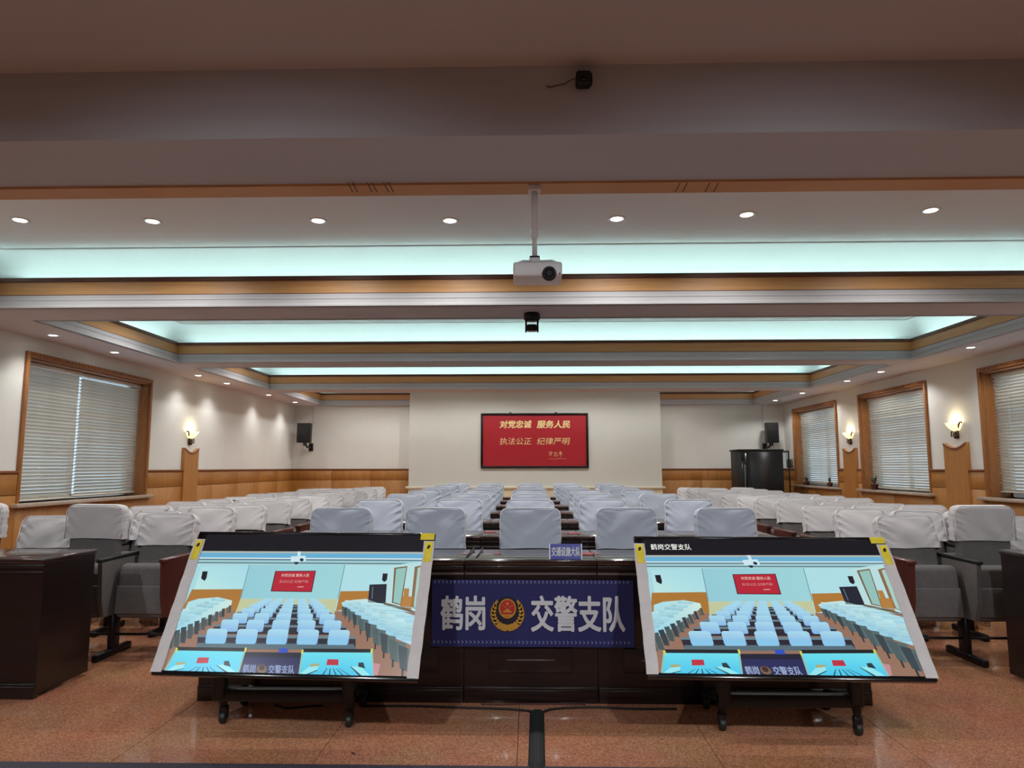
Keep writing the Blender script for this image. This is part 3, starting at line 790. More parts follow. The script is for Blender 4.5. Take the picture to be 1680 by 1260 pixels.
for dx, dz in ((-.26, .36), (-.15, .3), (.15, .3), (.26, .36)): star(gt, ex+er*dx, ez+er*dz, er*.05)
link('emblem_gate', gt.mesh('emblem_gate', M_BRASS), ban)

# name plate, cards and pens on the front desks
na, nb = onY(902, 893, D0+.03), onY(954.5, 915, D0+.03)
npl = tag(empty('name_plate', ((na.x+nb.x)/2, D0+.03, DH)), 'blue name plate with white lettering on the front desk', 'name plate')
w, h = nb.x-na.x, na.z-DH
MB().prism([(.0, 0), (.05, 0), (.028, h), (.022, h)], 0, -w/2, w/2).build('plate', M_BLUE, npl)
tl = math.atan2(.022, h)
me = text_mesh('lettering', '交通设施大队', w*.9, h*.62, M_WHITE, .02, .001, .1)
link('lettering', me, npl, (0, .011-.001, h*.5), (pi/2-tl, 0, 0))
fm = MB()
for s in (-1, 1): fm.prism([(-.001, 0), (.051, 0), (.029, h+.001), (.021, h+.001)], 0, s*w/2-.003, s*w/2+.003)
fm.build('edge_trim', M_WHITEP, npl)
for i, (px, py, y, sz) in enumerate(((804, 873, None, 1), (941, 875, None, 1), (963, 909, None, 1.0), (1010, 872, None, .8))):
    q = onZ(px, py, DH)
    c = MB().rbox(-.04*sz, .04*sz, -.06*sz, .06*sz, 0, .004, .0015, 1).build('red_card', M_PAPERRED, None, (q.x, q.y, DH), (0, 0, random.uniform(-.2, .2)))
    tag(c, ['red card lying on the second-row desk left of the middle chair', 'red card lying on the second-row desk right of the middle chair', 'red card lying on the front desk just right of the blue name plate', 'small red card on the second-row desk behind the fourth front chair'][i], 'card', 'red cards on the desks')
for i, (u0, u1) in enumerate(((778, 766), (792, 782))):
    a = onZ(u0, 899, DH+.004); b2 = onZ(u1, 914, DH+.004)
    c = MB().tube([a, (a+b2)/2, b2], .0035, 8); cc = a.copy(); cc.z = DH
    for v in c.v: v -= cc
    tag(c.build('pen', M_BLACK, None, cc), 'dark pen on the front desk, the one %s the left screen' % ['closer to', 'farther from'][i], 'pen', 'pens on the front desk')

# ------------------------------------------------------------------ seat covers (slip covers with gathered sides)
def cover_mesh(name, w, h, t, r, seed, m, amp=.006, nseg=76, nlev=26, flare=.0):
    rnd = random.Random(seed); ph = [rnd.uniform(0, 6.28) for _ in range(6)]
    vs = []; fs = []
    levs = [h*(j/(nlev))**0.85 for j in range(nlev)] + [h*(1-.0)]
    for j, z in enumerate(levs):
        zc = min(z, h*.999)
        hw = w/2
        if zc > h-r: hw = w/2-r+sqrt(max(0, r*r-(zc-(h-r))**2))
        tt = t/2
        e2 = .03
        if zc > h-e2: tt = t/2*sqrt(max(.02, 1-((zc-(h-e2))/e2)**2*.96))
        for k in range(nseg):
            a = 2*pi*k/nseg; ca, sa = cos(a), sin(a); n = 6.0
            rad = (abs(ca)**n + abs(sa)**n)**(-1/n)
            x, y = hw*ca*rad, tt*sa*rad
            u = x/(w/2)
            side = max(0, (abs(u)-.42)/.58); side = side*(1-.55*max(0, (abs(u)-.9)/.1))
            fall = min(1, (h-zc)/.05) if zc < h else 0
            q_ = noise.noise(Vector((x*5+seed, zc*7, 1.7)))
            wv = (sin(105*(zc*(.85+.15*sin(ph[2])) - abs(x)*.75) + ph[0] + 3.0*q_ + (2.1 if u > 0 else 0)) * .8 + .5*sin(190*(zc - abs(x)*.5) + ph[3] + 4*q_)) * side * (1.1 if zc < h*.8 else .7)
            wv += .55*sin(30*(zc*.8 - .75*(x if ph[4] > 3 else -x)) + ph[1] + 2*q_) * (1-side)*.6
            nn = noise.noise(Vector((x*9+seed*3.1, y*9, zc*9)))
            disp = amp*fall*(wv*.8 + nn*.45)
            belly = -.012*(1-u*u)*sin(pi*min(1, zc/h)) if y < 0 else 0
            low = (1-zc/h)**3
            zz = zc + (low*.008*noise.noise(Vector((x*6+seed, y*6, 2.0))))
            vs.append((x*(1+flare*low) + disp*.3*ca, y + (disp if sa > 0 else -disp) + belly*.6, zz))
    L = len(levs)
    for j in range(L-1):
        for k in range(nseg):
            k2 = (k+1) % nseg
            fs.append((j*nseg+k, j*nseg+k2, (j+1)*nseg+k2, (j+1)*nseg+k))
    fs.append(tuple(range((L-1)*nseg, L*nseg)))
    return mesh_from(name, vs, fs, m, True)
def piping_mesh(w, h, t, r, m, fl=0.0):
    y = -t/2-.001; pts = [(-w/2, y, .0), (-w/2, y, h*.4), (-w/2, y, h-r)]
    for k in range(1, 7):
        a = pi-k*pi/12; pts.append((-w/2+r+r*cos(a), y, h-r+r*sin(a)))
    pts += [(0, y, h)] + [(-p[0], p[1], p[2]) for p in reversed(pts)]
    mb = MB().tube(pts, .0045, 5)
    return mb.mesh('piping', m)

# desk chair: cover, back shell, seat, arms, legs
def make_desk_chair():
    root = empty('desk_chair', (0, 0, 0))
    W = .445
    rec = radians(-9)
    back = MB().rbox(-W/2+.012, W/2-.012, -.022, .022, .47, .985, .018, 2)
    R = Matrix.Translation((0, 0, .47)) @ Matrix.Rotation(rec, 4, 'X') @ Matrix.Translation((0, 0, -.47))
    back.v = [R @ v for v in back.v]; back.build('backrest', M_GREY, root)
    H2 = .295
    cv = link('cover', cover_mesh('desk_chair_cover', W, H2, .082, .062, 3, M_CLOTHB), root)
    cv.location = R @ Vector((0, 0, 1.0-H2+.008)); cv.rotation_euler = (rec, 0, 0)
    link('piping', piping_mesh(W-.012, H2-.008, .075, .06, M_PIPE), cv)
    MB().rbox(-.23, .23, -.46, -.005, .42, .5, .025, 3).build('seat', M_GREY, root)
    for s in (-1, 1):
        MB().rbox(s*.255-.022, s*.255+.022, -.34, .0, .645, .672, .008, 2).build('armrest', M_ARM, root)
        MB().tube([(s*.255, -.3, .65), (s*.25, -.3, .44)], .012, 8).tube([(s*.255, -.03, .65), (s*.25, -.03, .44)], .012, 8).build('arm_post', M_METAL, root)
        for y in (-.42, -.04):
            MB().tube([(s*.22, y, .43), (s*.235, y-.01 if y < -.2 else y+.03, .0)], .014, 8).build('leg', M_METAL, root)
    return root
DCV = [cover_mesh('desk_chair_cover', .445, .295, .082, .062, sd, M_CLOTHB, amp=.016) for sd in (3, 11, 23, 37)]
dchair = make_desk_chair(); first = True
row1 = [(556, 845), (712, 845), (870, 845), (1030, 845), (1196, 845)]
YC = 5.15
colx = [onY(px, py, YC).x for px, py in row1]
ctr = 0
for r in range(NROW):
    for k in range(5):
        o = dchair if first else copy_tree(dchair); first = False
        o.location = (colx[k] + (random.uniform(-.035, .035) if r else 0), YC+.03+r*PITCHR + random.uniform(-.03, .03)*(r > 0), 0)
        o.rotation_euler = (0, 0, random.uniform(-.09, .09) if r else [.03, -.03, 0, .03, .10][k])
        for ch in o.children:
            if ch.name.startswith('cover'): ch.data = DCV[(r*3+k*2+ctr) % 4]
        ctr += 1
        col = ['leftmost column', 'second column', 'middle column', 'fourth column', 'rightmost column'][k]
        tag(o, 'desk chair in a bluish white cover, %s, %s centre row' % (col, ORD[r]), 'chair', 'covered chairs behind the centre desks')

# ------------------------------------------------------------------ theatre seats of the side blocks
SP = 0.45
def make_theatre(upright, aisle):
    """seat with its outer arm on -X; the aisle seat has an end panel on +X too"""
    root = empty('theatre_seat', (0, 0, 0))
    W = .41
    rec = radians(-16 if not upright else -3); zb = .36; ht = .60 if not upright else .66
    R = Matrix.Translation((0, .0 if not upright else -.05, zb)) @ Matrix.Rotation(rec, 4, 'X')
    bk = MB().rbox(-W/2+.02, W/2-.02, -.033, .033, 0, ht-.035, .03, 3)
    bk.v = [R @ v for v in bk.v]; bk.build('backrest', M_GREY, root)
    H2 = .245
    cv = link('cover', TCV[0], root); cv.location = R @ Vector((0, 0, ht-H2)); cv.rotation_euler = (rec, 0, 0)
    link('piping', TPIPE, cv)
    st = MB().rbox(-SP/2+.045, SP/2-.03, -.062, .052, 0, .37, .045, 4)
    S = Matrix.Translation((0, -.17, .255)) @ Matrix.Rotation(radians(-6), 4, 'X')
    st.v = [S @ v for v in st.v]; st.build('folding_seat', M_GREY, root)
    pan = MB().rbox(-SP/2+.06, SP/2-.045, -.078, -.055, .03, .22, .008, 2)
    pan.v = [S @ v for v in pan.v]; pan.build('seat_pan', M_GREY, root)
    def arm(x, end):
        w = .045 if end else .03
        prof = [(-.34, .40), (-.30, .285), (-.05, .27), (.10, .30), (.13, .66), (-.36, .655)]
        MB().prism(prof, 0, x-w/2, x+w/2).build('arm_panel', M_ARM if end else M_GREY, root)
        MB().rbox(x-w/2-.004, x+w/2+.004, -.38, .13, .655, .682, .008, 2).build('armrest', M_ARM if end else M_BLACK, root)
        MB().rbox(x-.02, x+.02, -.19, -.10, .04, .30, .006, 1).build('pedestal', M_METAL, root)
        MB().rbox(x-.022, x+.022, -.36, .06, .0, .048, .01, 2).build('foot', M_METAL, root)
    arm(-SP/2+.014, False)
    if aisle: arm(SP/2, True)
    MB().tube([(-SP/2+.02, -.15, .14), (SP/2-.025, -.15, .14)], .009, 8).build('stretcher', M_METAL, root)
    return root
TCV = [cover_mesh('theatre_seat_cover', .422, .245, .096, .06, sd, M_CLOTH, amp=.012, flare=.02) for sd in (5, 17, 29, 41)]
TPIPE = piping_mesh(.412, .238, .09, .058, M_PIPE)
protos = {(u, a): None for u in (0, 1) for a in (0, 1)}
YT, PT, NT, NS = 5.2, 0.70, 11, 3
XSL = onY(250, 880, 5.1).x; XSR = onY(1514, 880, 5.1).x
cc = 0
for side, xa, sg_ in (('left', XSL, -1), ('right', XSR, 1)):
    for r in range(NT):
        for k in range(NS + (1 if r == 0 and side == 'left' else 0)):
            up = 1 if (r == 0 and k in (1, 3)) else 0
            key = (up, 1 if k == 0 else 0)
            if protos[key] is None:
                protos[key] = make_theatre(*key); o = protos[key]
            else: o = copy_tree(protos[key])
            o.location = (xa+sg_*k*SP, YT+r*PT, 0)
            o.scale = (1 if sg_ < 0 else -1, 1, 1)
            cc += 1
            for ch in o.children:
                if ch.name.startswith('cover'):
                    ch.data = TCV[(cc*7+r*3) % 4]
                    b0 = R_ = ch.location
                    ch.rotation_euler.x += random.uniform(-.05, .05); ch.rotation_euler.y += random.uniform(-.02, .02)
                    ch.location.z += random.uniform(-.012, .012)
            pos = 'on the aisle' if k == 0 else ORD[k] + ' from the aisle'
            tag(o, 'grey %stheatre seat with white head cover %s, %s row, %s block' % ('upright ' if up else '', pos, ORD[r], side), 'theatre seat', 'theatre seats of the side blocks')

# ------------------------------------------------------------------ tilted screens on castor stands
PX = [(329, 872.5), (716, 874), (683, 1117), (248, 1111)]   # picture of the left screen in the photograph: TL TR BR BL
def solve(A, y):
    n = len(y); M = [list(r)+[v] for r, v in zip(A, y)]
    for i in range(n):
        p = max(range(i, n), key=lambda r: abs(M[r][i])); M[i], M[p] = M[p], M[i]
        for r in range(n):
            if r != i:
                f = M[r][i]/M[i][i]
                M[r] = [a-f*b2 for a, b2 in zip(M[r], M[i])]
    return [M[i][n]/M[i][i] for i in range(n)]
A = []; y_ = []
for (x, y), (u, v) in zip(PX, [(0, 1), (1, 1), (1, 0), (0, 0)]):
    A.append([x, y, 1, 0, 0, 0, -u*x, -u*y]); y_.append(u)
    A.append([0, 0, 0, x, y, 1, -v*x, -v*y]); y_.append(v)
Hm = solve(A, y_)
def uv(px, py):
    w = Hm[6]*px+Hm[7]*py+1
    return ((Hm[0]*px+Hm[1]*py+Hm[2])/w, (Hm[3]*px+Hm[4]*py+Hm[5])/w)
TW = 1.30; THH = TW*.575
class Painter:
    """flat picture on the screen: coloured polygons in the coordinates of an enlarged view of the photograph"""
    def __init__(s): s.v = []; s.f = []; s.c = []
    def P(s, cx, cy, layer):
        u, v = uv(cx/3.36+240, cy/3.36+860)
        u = min(.965, max(.035, u)); v = min(.985, max(.028, v))
        return ((u-.5)*TW, v*THH, layer*.00022)
    def poly(s, pts, col, layer):
        n = len(s.v); s.v += [s.P(x, y, layer) for x, y in pts]; s.f.append(tuple(range(n, n+len(pts))))
        if isinstance(col[0], (int, float)): col = [col]*len(pts)
        s.c += [srgb(*c) for c in col]
    def text(s, body, x0, x1, y0, y1, col, layer, bold=0.0, skew=0.0):
        me = text_mesh('tmp', body, x1-x0, y1-y0, M_WHITE, bold, 0)
        for p in me.polygons:
            s.poly([((x0+x1)/2+me.vertices[i].co.x+skew*me.vertices[i].co.y, (y0+y1)/2-me.vertices[i].co.y) for i in p.vertices], col, layer)
        bpy.data.meshes.remove(me)
    def mesh(s, m):
        me = mesh_from('screen_picture', s.v, s.f, m)
        bm = bmesh.new(); bm.from_mesh(me)
        for f in bm.faces:
            if f.normal.z < 0: f.normal_flip()
        at = me.color_attributes.new('col', 'FLOAT_COLOR', 'CORNER')
        bm.free()
        i = 0
        for p in me.polygons:
            for li in p.loop_indices:
                at.data[li].color = (*s.c[i], 1); i += 1
        return me
M_SCREEN = bpy.data.materials.new('screen_picture'); M_SCREEN.use_nodes = True
nt = M_SCREEN.node_tree; b = nt.nodes['Principled BSDF']
b.inputs['Base Color'].default_value = (.01, .01, .012, 1); b.inputs['Roughness'].default_value = .25
at = nt.nodes.new('ShaderNodeVertexColor'); at.layer_name = 'col'
nt.links.new(at.outputs['Color'], b.inputs['Emission Color']); b.inputs['Emission Strength'].default_value = 0.95

def paint_picture(title):
    p = Painter()
    p.poly([(295, 40), (1610, 40), (1600, 160), (280, 160)], (14, 14, 22), 1)
    p.poly([(255, 150), (1590, 150), (1560, 880), (0, 880)], (150, 112, 92), 1)          # floor
    p.poly([(270, 150), (1580, 150), (1540, 480), (180, 480)], (168, 218, 226), 2)       # walls
    for y0, y1, c in ((150, 160, (176, 184, 176)), (160, 186, (104, 176, 214)), (186, 193, (214, 238, 242)), (193, 200, (84, 112, 134)), (200, 212, (160, 206, 210)), (212, 219, (92, 124, 136)), (219, 228, (176, 218, 222))):
        p.poly([(270, y0), (1585, y0), (1580, y1), (265, y1)], c, 3)
    p.poly([(308, 236), (575, 232), (540, 362), (268, 366)], [(176, 226, 232), (168, 220, 232), (176, 226, 232), (190, 232, 226)], 4)
    p.poly([(575, 226), (1100, 223), (1060, 412), (525, 415)], [(150, 206, 216), (158, 214, 220), (158, 214, 220), (146, 204, 216)], 4)
    p.poly([(1106, 226), (1345, 228), (1320, 365), (1076, 370)], (176, 224, 232), 4)
    for a, b_ in (((575, 226), (525, 415)), ((1102, 224), (1062, 412))):
        p.poly([(a[0]-2, a[1]), (a[0]+2, a[1]), (b_[0]+2, b_[1]), (b_[0]-2, b_[1])], (110, 150, 160), 5)
    p.poly([(255, 366), (540, 362), (505, 480), (180, 480)], (172, 118, 48), 4)
    p.poly([(525, 416), (1060, 413), (1040, 500), (495, 495)], (194, 202, 160), 4)
    p.poly([(1076, 370), (1245, 366), (1225, 440), (1050, 480)], (176, 120, 50), 4)
    p.poly([(1345, 228), (1585, 200), (1540, 490), (1310, 430)], (186, 224, 226), 4)
    p.poly([(1372, 238), (1444, 228), (1408, 445), (1356, 432)], (120, 96, 70), 5)
    p.poly([(1382, 244), (1438, 236), (1402, 438), (1364, 428)], (148, 196, 188), 6)
    p.poly([(1484, 232), (1580, 222), (1545, 470), (1458, 450)], (136, 104, 72), 5)
    p.poly([(1500, 238), (1580, 228), (1545, 470), (1474, 448)], (170, 206, 196), 6)
    p.poly([(1424, 352), (1452, 352), (1448, 395), (1478, 398), (1460, 470), (1400, 450), (1412, 395), (1420, 394)], (180, 126, 60), 5)
    p.poly([(1316, 430), (1420, 455), (1540, 482), (1540, 492), (1310, 440)], (110, 92, 70), 7)
    p.poly([(1236, 332), (1330, 328), (1322, 436), (1226, 430)], (28, 32, 46), 6)
    p.poly([(1252, 342), (1256, 342), (1250, 410), (1246, 410)], (110, 130, 150), 7)
    p.poly([(314, 265), (343, 264), (336, 302), (325, 318), (306, 304)], (16, 20, 28), 5)
    p.poly([(1309, 270), (1336, 270), (1331, 306), (1316, 318), (1304, 306)], (22, 24, 32), 6)
    p.poly([(718, 260), (943, 257), (919, 376), (692, 374)], (66, 26, 34), 5)
    p.poly([(722, 263), (938, 261), (915, 372), (698, 370)], (182, 32, 52), 6)
    p.text('对党忠诚 服务人民', 752, 905, 274, 292, (238, 214, 200), 7, 0, .2)
    p.text('执法公正 纪律严明', 742, 898, 310, 326, (214, 150, 146), 7, 0, .2)
    p.poly([(842, 345), (876, 344), (872, 350), (838, 351)], (214, 150, 146), 7)
    p.poly([(842, 150), (860, 150), (858, 176), (842, 176)], (206, 234, 240), 5)
    p.poly([(806, 178), (886, 174), (888, 206), (804, 208)], (206, 234, 242), 6)
    p.poly([(853+11*cos(t*.524)+12, 197+9*sin(t*.524)) for t in range(12)], (24, 40, 60), 7)
    p.poly([(822, 210), (848, 209), (842, 222), (828, 223)], (24, 34, 46), 7)
    # side blocks
    p.poly([(235, 436), (290, 418), (400, 408), (478, 426), (474, 452), (200, 610), (120, 610)], [(176, 226, 232)]*3+[(206, 236, 226)]*2+[(160, 214, 232)]*2, 6)
    for k in range(9):
        t = k/8; x = 474-(474-190)*t; y = 452+(590-452)*t; s = 1+1.4*t
        p.poly([(x, y), (x-14*s, y+3*s), (x-16*s, y+40*s), (x-4*s, y+42*s)], (44, 62, 70) if k % 2 else (64, 84, 88), 7)
        p.poly([(x-18*s, y+10*s), (x-26*s, y+14*s), (x-26*s, y+44*s), (x-18*s, y+44*s)], (74, 90, 92), 6)
    p.poly([(1082, 432), (1140, 418), (1216, 411), (1540, 505), (1520, 665), (1350, 618), (1088, 458)], [(196, 232, 230)]*3+[(176, 222, 234)]*2+[(150, 206, 232)]*2, 6)
    for k in range(8):
        y0 = 440+k*24
        p.poly([(1120+k*34, y0), (1525, y0+16+k*2), (1525, y0+19+k*2), (1120+k*34, y0+3)], (140, 196, 212), 7)
    for k in range(11):
        t = (k/10)**1.5; x = 1082+(1440-1082)*t; y = 452+(700-452)*t; s = 1+2.5*t
        p.poly([(x, y), (x+16*s, y+5*s), (x+14*s, y+46*s), (x+2*s, y+40*s)], (50, 66, 72) if k % 2 else (74, 92, 94), 8)
        p.poly([(x+16*s, y+5*s), (x+34*s, y+8*s), (x+30*s, y+40*s), (x+14*s, y+46*s)], (86, 106, 106), 7)
        p.poly([(x+5*s, y+40*s), (x+9*s, y+42*s), (x+8*s, y+56*s), (x+4*s, y+56*s)], (40, 44, 50), 8)
    rj = random.Random(4)
    for k in range(10):                      # head covers of the side blocks, row by row
        t = k/9
        for c in range(3):
            x = 440-(440-150)*t-c*(26+22*t); y = 416+(560-416)*t-c*(2+3*t); w = 26+30*t; h_ = 16+26*t
            g = rj.randint(-14, 6)
            if x > 150: p.poly([(x-w*.9, y+h_*.1), (x-w*.1, y), (x+w*.12, y+h_*.1), (x-w*.1, y+h_), (x-w*1.05, y+h_)], [(190+g, 230+g, 232+g)]*3+[(150+g, 208+g, 226+g)]*2, 8)
    for k in range(10):
        t = (k/9)**1.3
        for c in range(4):
            x = 1100+(1400-1100)*t+c*(30+34*t); y = 420+(590-420)*t+c*(3+8*t); w = 28+42*t; h_ = 16+34*t
            g = rj.randint(-14, 6)
            p.poly([(x, y+h_*.1), (x+w*.15, y), (x+w*.92, y+h_*.06), (x+w, y+h_*.2), (x+w*.95, y+h_), (x+w*.05, y+h_*.94)], [(196+g, 232+g, 232+g)]*4+[(146+g, 204+g, 228+g)]*2, 9)
    # centre rows, far to near
    rows = [(412, 62, 800), (419, 67, 796), (427, 73, 792), (437, 81, 787), (450, 90, 781), (469, 103, 772), (497, 120, 761), (533, 141, 746), (585, 168, 727)]
    for i, (yt, sp, xc) in enumerate(rows):
        hh = sp*.47; ly = 9+i*2
        xl_, xr_ = xc-2.55*sp, xc+2.5*sp
        if i > 2: p.poly([(xl_, yt+hh*.42), (xr_, yt+hh*.42), (xr_+sp*.08, yt+hh*.62), (xl_-sp*.08, yt+hh*.62)], (104, 128, 140), ly)
        if i > 1: p.poly([(xl_-sp*.06, yt+hh*.6), (xr_+sp*.06, yt+hh*.6), (xr_+sp*.06, yt+hh*1.2), (xl_-sp*.08, yt+hh*1.2)], (38, 32, 46), ly)
        c1 = (128+i*-2+20, 196+i*-2, 232); c2 = (168, 218, 238)
        for k in range(5):
            cx = xc+(k-2)*sp*1.0; w = sp*.335; sk = (1.0-.0*k)*hh*.10
            p.poly([(cx-w+sk, yt+hh*.12), (cx-w*.8+sk, yt), (cx+w*.8+sk, yt), (cx+w+sk, yt+hh*.12), (cx+w-sk*.3, yt+hh*.95), (cx+w*.7, yt+hh*1.02), (cx-w*.9, yt+hh*1.02), (cx-w-sk*.6, yt+hh*.92)],
                   [c2, c2, c2, c2, c1, c1, c1, c1], ly+1)
    p.poly([(292, 664), (1146, 662), (1162, 694), (276, 696)], (84, 108, 120), 26)
    for k in range(5):
        cx = 727+(k-2)*168
        p.poly([(cx-56, 630), (cx+52, 630), (cx+46, 668), (cx-58, 668)], (138, 200, 236), 27)
        if k < 4: p.poly([(cx+56, 636), (cx+108, 636), (cx+106, 664), (cx+52, 664)], (34, 30, 44), 26)
    p.poly([(738, 690), (786, 689), (786, 714), (736, 715)], (40, 78, 190), 28)
    # the small screens and banner inside the picture
    p.poly([(550, 712), (860, 712), (846, 850), (512, 850)], (22, 22, 44), 27)
    p.poly([(546, 740), (856, 742), (848, 850), (512, 850)], (32, 36, 86), 28)
    p.text('鹤岗', 540, 608, 780, 828, (150, 164, 200), 29, .02, .15)
    p.text('交警支队', 680, 822, 782, 830, (150, 164, 200), 29, .02, .1)
    p.poly([(643+27*cos(t*.524), 804+24*sin(t*.524)) for t in range(12)], (120, 96, 60), 29)
    p.poly([(643+16*cos(t*.524), 798+16*sin(t*.524)) for t in range(12)], (60, 30, 40), 30)
    for (q, red, fl) in (([(178, 688), (556, 690), (512, 830), (104, 824)], [(292, 745), (353, 745), (346, 776), (280, 778)], 0),
                         ([(872, 690), (1246, 688), (1248, 850), (842, 842)], [(1003, 747), (1063, 747), (1063, 779), (997, 779)], 1)):
        p.poly(q, [(110, 226, 240), (120, 230, 236), (70, 200, 240), (70, 200, 236)], 28)
        p.poly([q[0], q[1], (q[1][0]-4, q[1][1]+20), (q[0][0]-10, q[0][1]+20)], (18, 20, 26), 29)
        p.poly(red, (190, 40, 60), 30)
        cx = (red[0][0]+red[1][0])/2; xb = (q[2][0]+q[3][0])/2
        for t in (-2, -1, 0, 1, 2):
            p.poly([(cx+t*16-2, 796), (cx+t*16+2, 796), (xb+t*36+8, 834), (xb+t*36, 834)], (30, 70, 90), 30)
        lx0, rx0 = q[3][0], q[2][0]
        p.poly([(lx0+70, 772), (lx0+120, 772), (lx0+112, 788), (lx0+62, 790)], (170, 170, 120), 29)
        p.poly([(lx0+60, 790), (lx0+114, 784), (lx0+104, 808), (lx0+40, 832), (lx0+10, 828)], (150, 230, 240), 30)
        p.poly([(lx0+104, 806), (lx0+110, 808), (lx0+60, 834), (lx0+46, 834)], (30, 60, 70), 31)
        p.poly([(rx0-120, 786), (rx0-70, 782), (rx0-12, 832), (rx0-60, 834)], (150, 232, 240), 30)
        p.poly([(rx0-122, 786), (rx0-116, 786), (rx0-60, 834), (rx0-76, 834)], (30, 60, 70), 31)
        p.poly([(rx0-76, 764), (rx0-50, 762), (rx0-40, 794), (rx0-78, 786)], (28, 50, 60), 31)
        for (ax, ay, bx, by) in ((q[0][0]-4, q[0][1]+8, q[3][0]+4, q[3][1]-4), (q[1][0], q[1][1], q[2][0], q[2][1])):
            p.poly([(ax-4, ay), (ax+5, ay), (bx+5, by), (bx-4, by)], (150, 190, 170), 32)
            p.poly([(ax-5, ay-2), (ax+6, ay-2), (ax+2, ay+22), (ax-9, ay+22)], (206, 214, 90), 33)
    p.poly([(1246, 760), (1290, 770), (1270, 850), (1246, 850)], (196, 140, 150), 8)
    return p
pics = {}
def tv_unit(x, y, z, tilt, yaw, label, title, feet):
    r = Vector((cos(yaw), sin(yaw), 0)); bk = Vector((-sin(yaw), cos(yaw), 0))
    up = Vector((0, 0, 1))*cos(tilt) + bk*sin(tilt); n = r.cross(up)
    M = Matrix((r, up, n)).transposed().to_4x4(); M.translation = Vector((x, y, z))
    fy = min(f[1] for f in feet); base = Vector((x, fy+.17, 0))
    root = tag(empty('display_cart', base), label, 'display', 'tilted screens facing the stage')
    B = Matrix.Translation(-base) @ M
    def part(name, mb_or_mesh, m=None, parent=None, X=None):
        me = mb_or_mesh if m is None else mb_or_mesh.mesh(name, m)
        o = link(name, me, root); o.matrix_basis = B @ (X or Matrix.Identity(4)); return o
    W, H_ = TW, THH
    part('housing', MB().rbox(-W/2+.03, W/2-.03, .03, H_-.03, -.055, -.02, .012, 2), M_BLACK)
    part('rear_box', MB().rbox(-W*.3, W*.3, .1, H_*.7, -.095, -.05, .012, 2), M_BLACK)
    fr = MB()
    fr.rbox(-W/2, W/2, 0, .024, -.022, .006, .004, 2).rbox(-W/2, W/2, H_-.014, H_, -.022, .006, .004, 2)
    fr.rbox(-W/2, -W/2+.016, .02, H_-.012, -.022, .006, .004, 2).rbox(W/2-.016, W/2, .02, H_-.012, -.022, .006, .004, 2)
    part('bezel', fr, M_GLOSS)
    part('screen', MB().box(-W/2+.014, W/2-.014, .02, H_-.012, -.02, -.001), M_GLOSS)
    if 'main' not in pics: pics['main'] = paint_picture(None).mesh(M_SCREEN)
    pic = part('screen_picture', pics['main'])
    pic['label'] = 'live picture of the same hall shown on the screen'
    if title:
        me = text_mesh('caption', '鹤岗交警支队', .21, .035, mat('caption_glow', (1, 1, 1), .5, emit=srgb(206, 214, 200), estr=.8), .0, 0)
        part('caption', me, None, None, Matrix.Translation((-W/2+.19, H_-.062, .0015)))
    # protective foam strips down both edges with yellow labels
    for s in (-1, 1):
        st = MB(); N_ = 14; w2 = .05
        vs = []; fs = []
        for k in range(N_+1):
            v = .012+(H_-.06)*k/N_
            wob = .002*sin(k*2.1+s)
            x0 = s*(W/2-.052)+wob; x1 = s*(W/2+.004)+wob*.5
            xa_, xb_ = sorted((x0, x1))
            for (xx, zz) in ((xa_, .007), (xb_, .007), (xb_, .013+.001*sin(k*1.7)), (xa_, .013+.001*sin(k*2.3))): vs.append((xx, v, zz))
        for k in range(N_):
            for a in range(4): fs.append((k*4+a, k*4+(a+1) % 4, (k+1)*4+(a+1) % 4, (k+1)*4+a))
        fs += [(0, 1, 2, 3), (N_*4+3, N_*4+2, N_*4+1, N_*4)]
        sp_ = part('edge_strip', mesh_from('edge_strip', vs, fs, M_STRIP)); sp_['label'] = 'white foam protection strip'
        yl = part('warning_label', MB().rbox(s*(W/2-.024)-.019, s*(W/2-.024)+.019, H_-.165, H_-.055, .0125, .0155, .001, 1), M_YEL)
        yl['label'] = 'yellow warning label'
        g = MB(); cx_ = s*(W/2-.024); cy_ = H_-.083
        g.prism([(cx_-.009, cy_-.008), (cx_+.002, cy_-.012), (cx_+.010, cy_+.004), (cx_+.004, cy_+.013), (cx_-.005, cy_+.008)], 2, .0155, .0165)
        part('label_mark', g, M_BLACK)
    g = MB().rbox(W/2-.075, W/2-.002, H_-.04, H_-.003, .0065, .009, .001, 1)
    part('corner_label', g, M_YEL)['label'] = 'yellow corner label'
    # stand in world axes
    hub = Vector((x, 0, 0)) + Vector((0, y, z)) + up*H_*.42 - n*.09
    hub = Vector((x, y, z)) + up*H_*.42 - n*.1
    ax = MB()
    for fx, fyy in feet:
        ax.rbox(fx-base.x-.03, fx-base.x+.03, hub.y-base.y-.03, hub.y-base.y+.03, .14, max(.3, hub.z), .006, 1)
    ax.rbox(feet[0][0]-base.x-.03, feet[1][0]-base.x+.03, hub.y-base.y-.025, hub.y-base.y+.025, .13, .19, .006, 1)
    ax.rbox(feet[0][0]-base.x-.03, feet[1][0]-base.x+.03, hub.y-base.y-.025, hub.y-base.y+.025, hub.z-.08, hub.z, .006, 1)
    ax.build('stand_frame', M_BLACK, root)
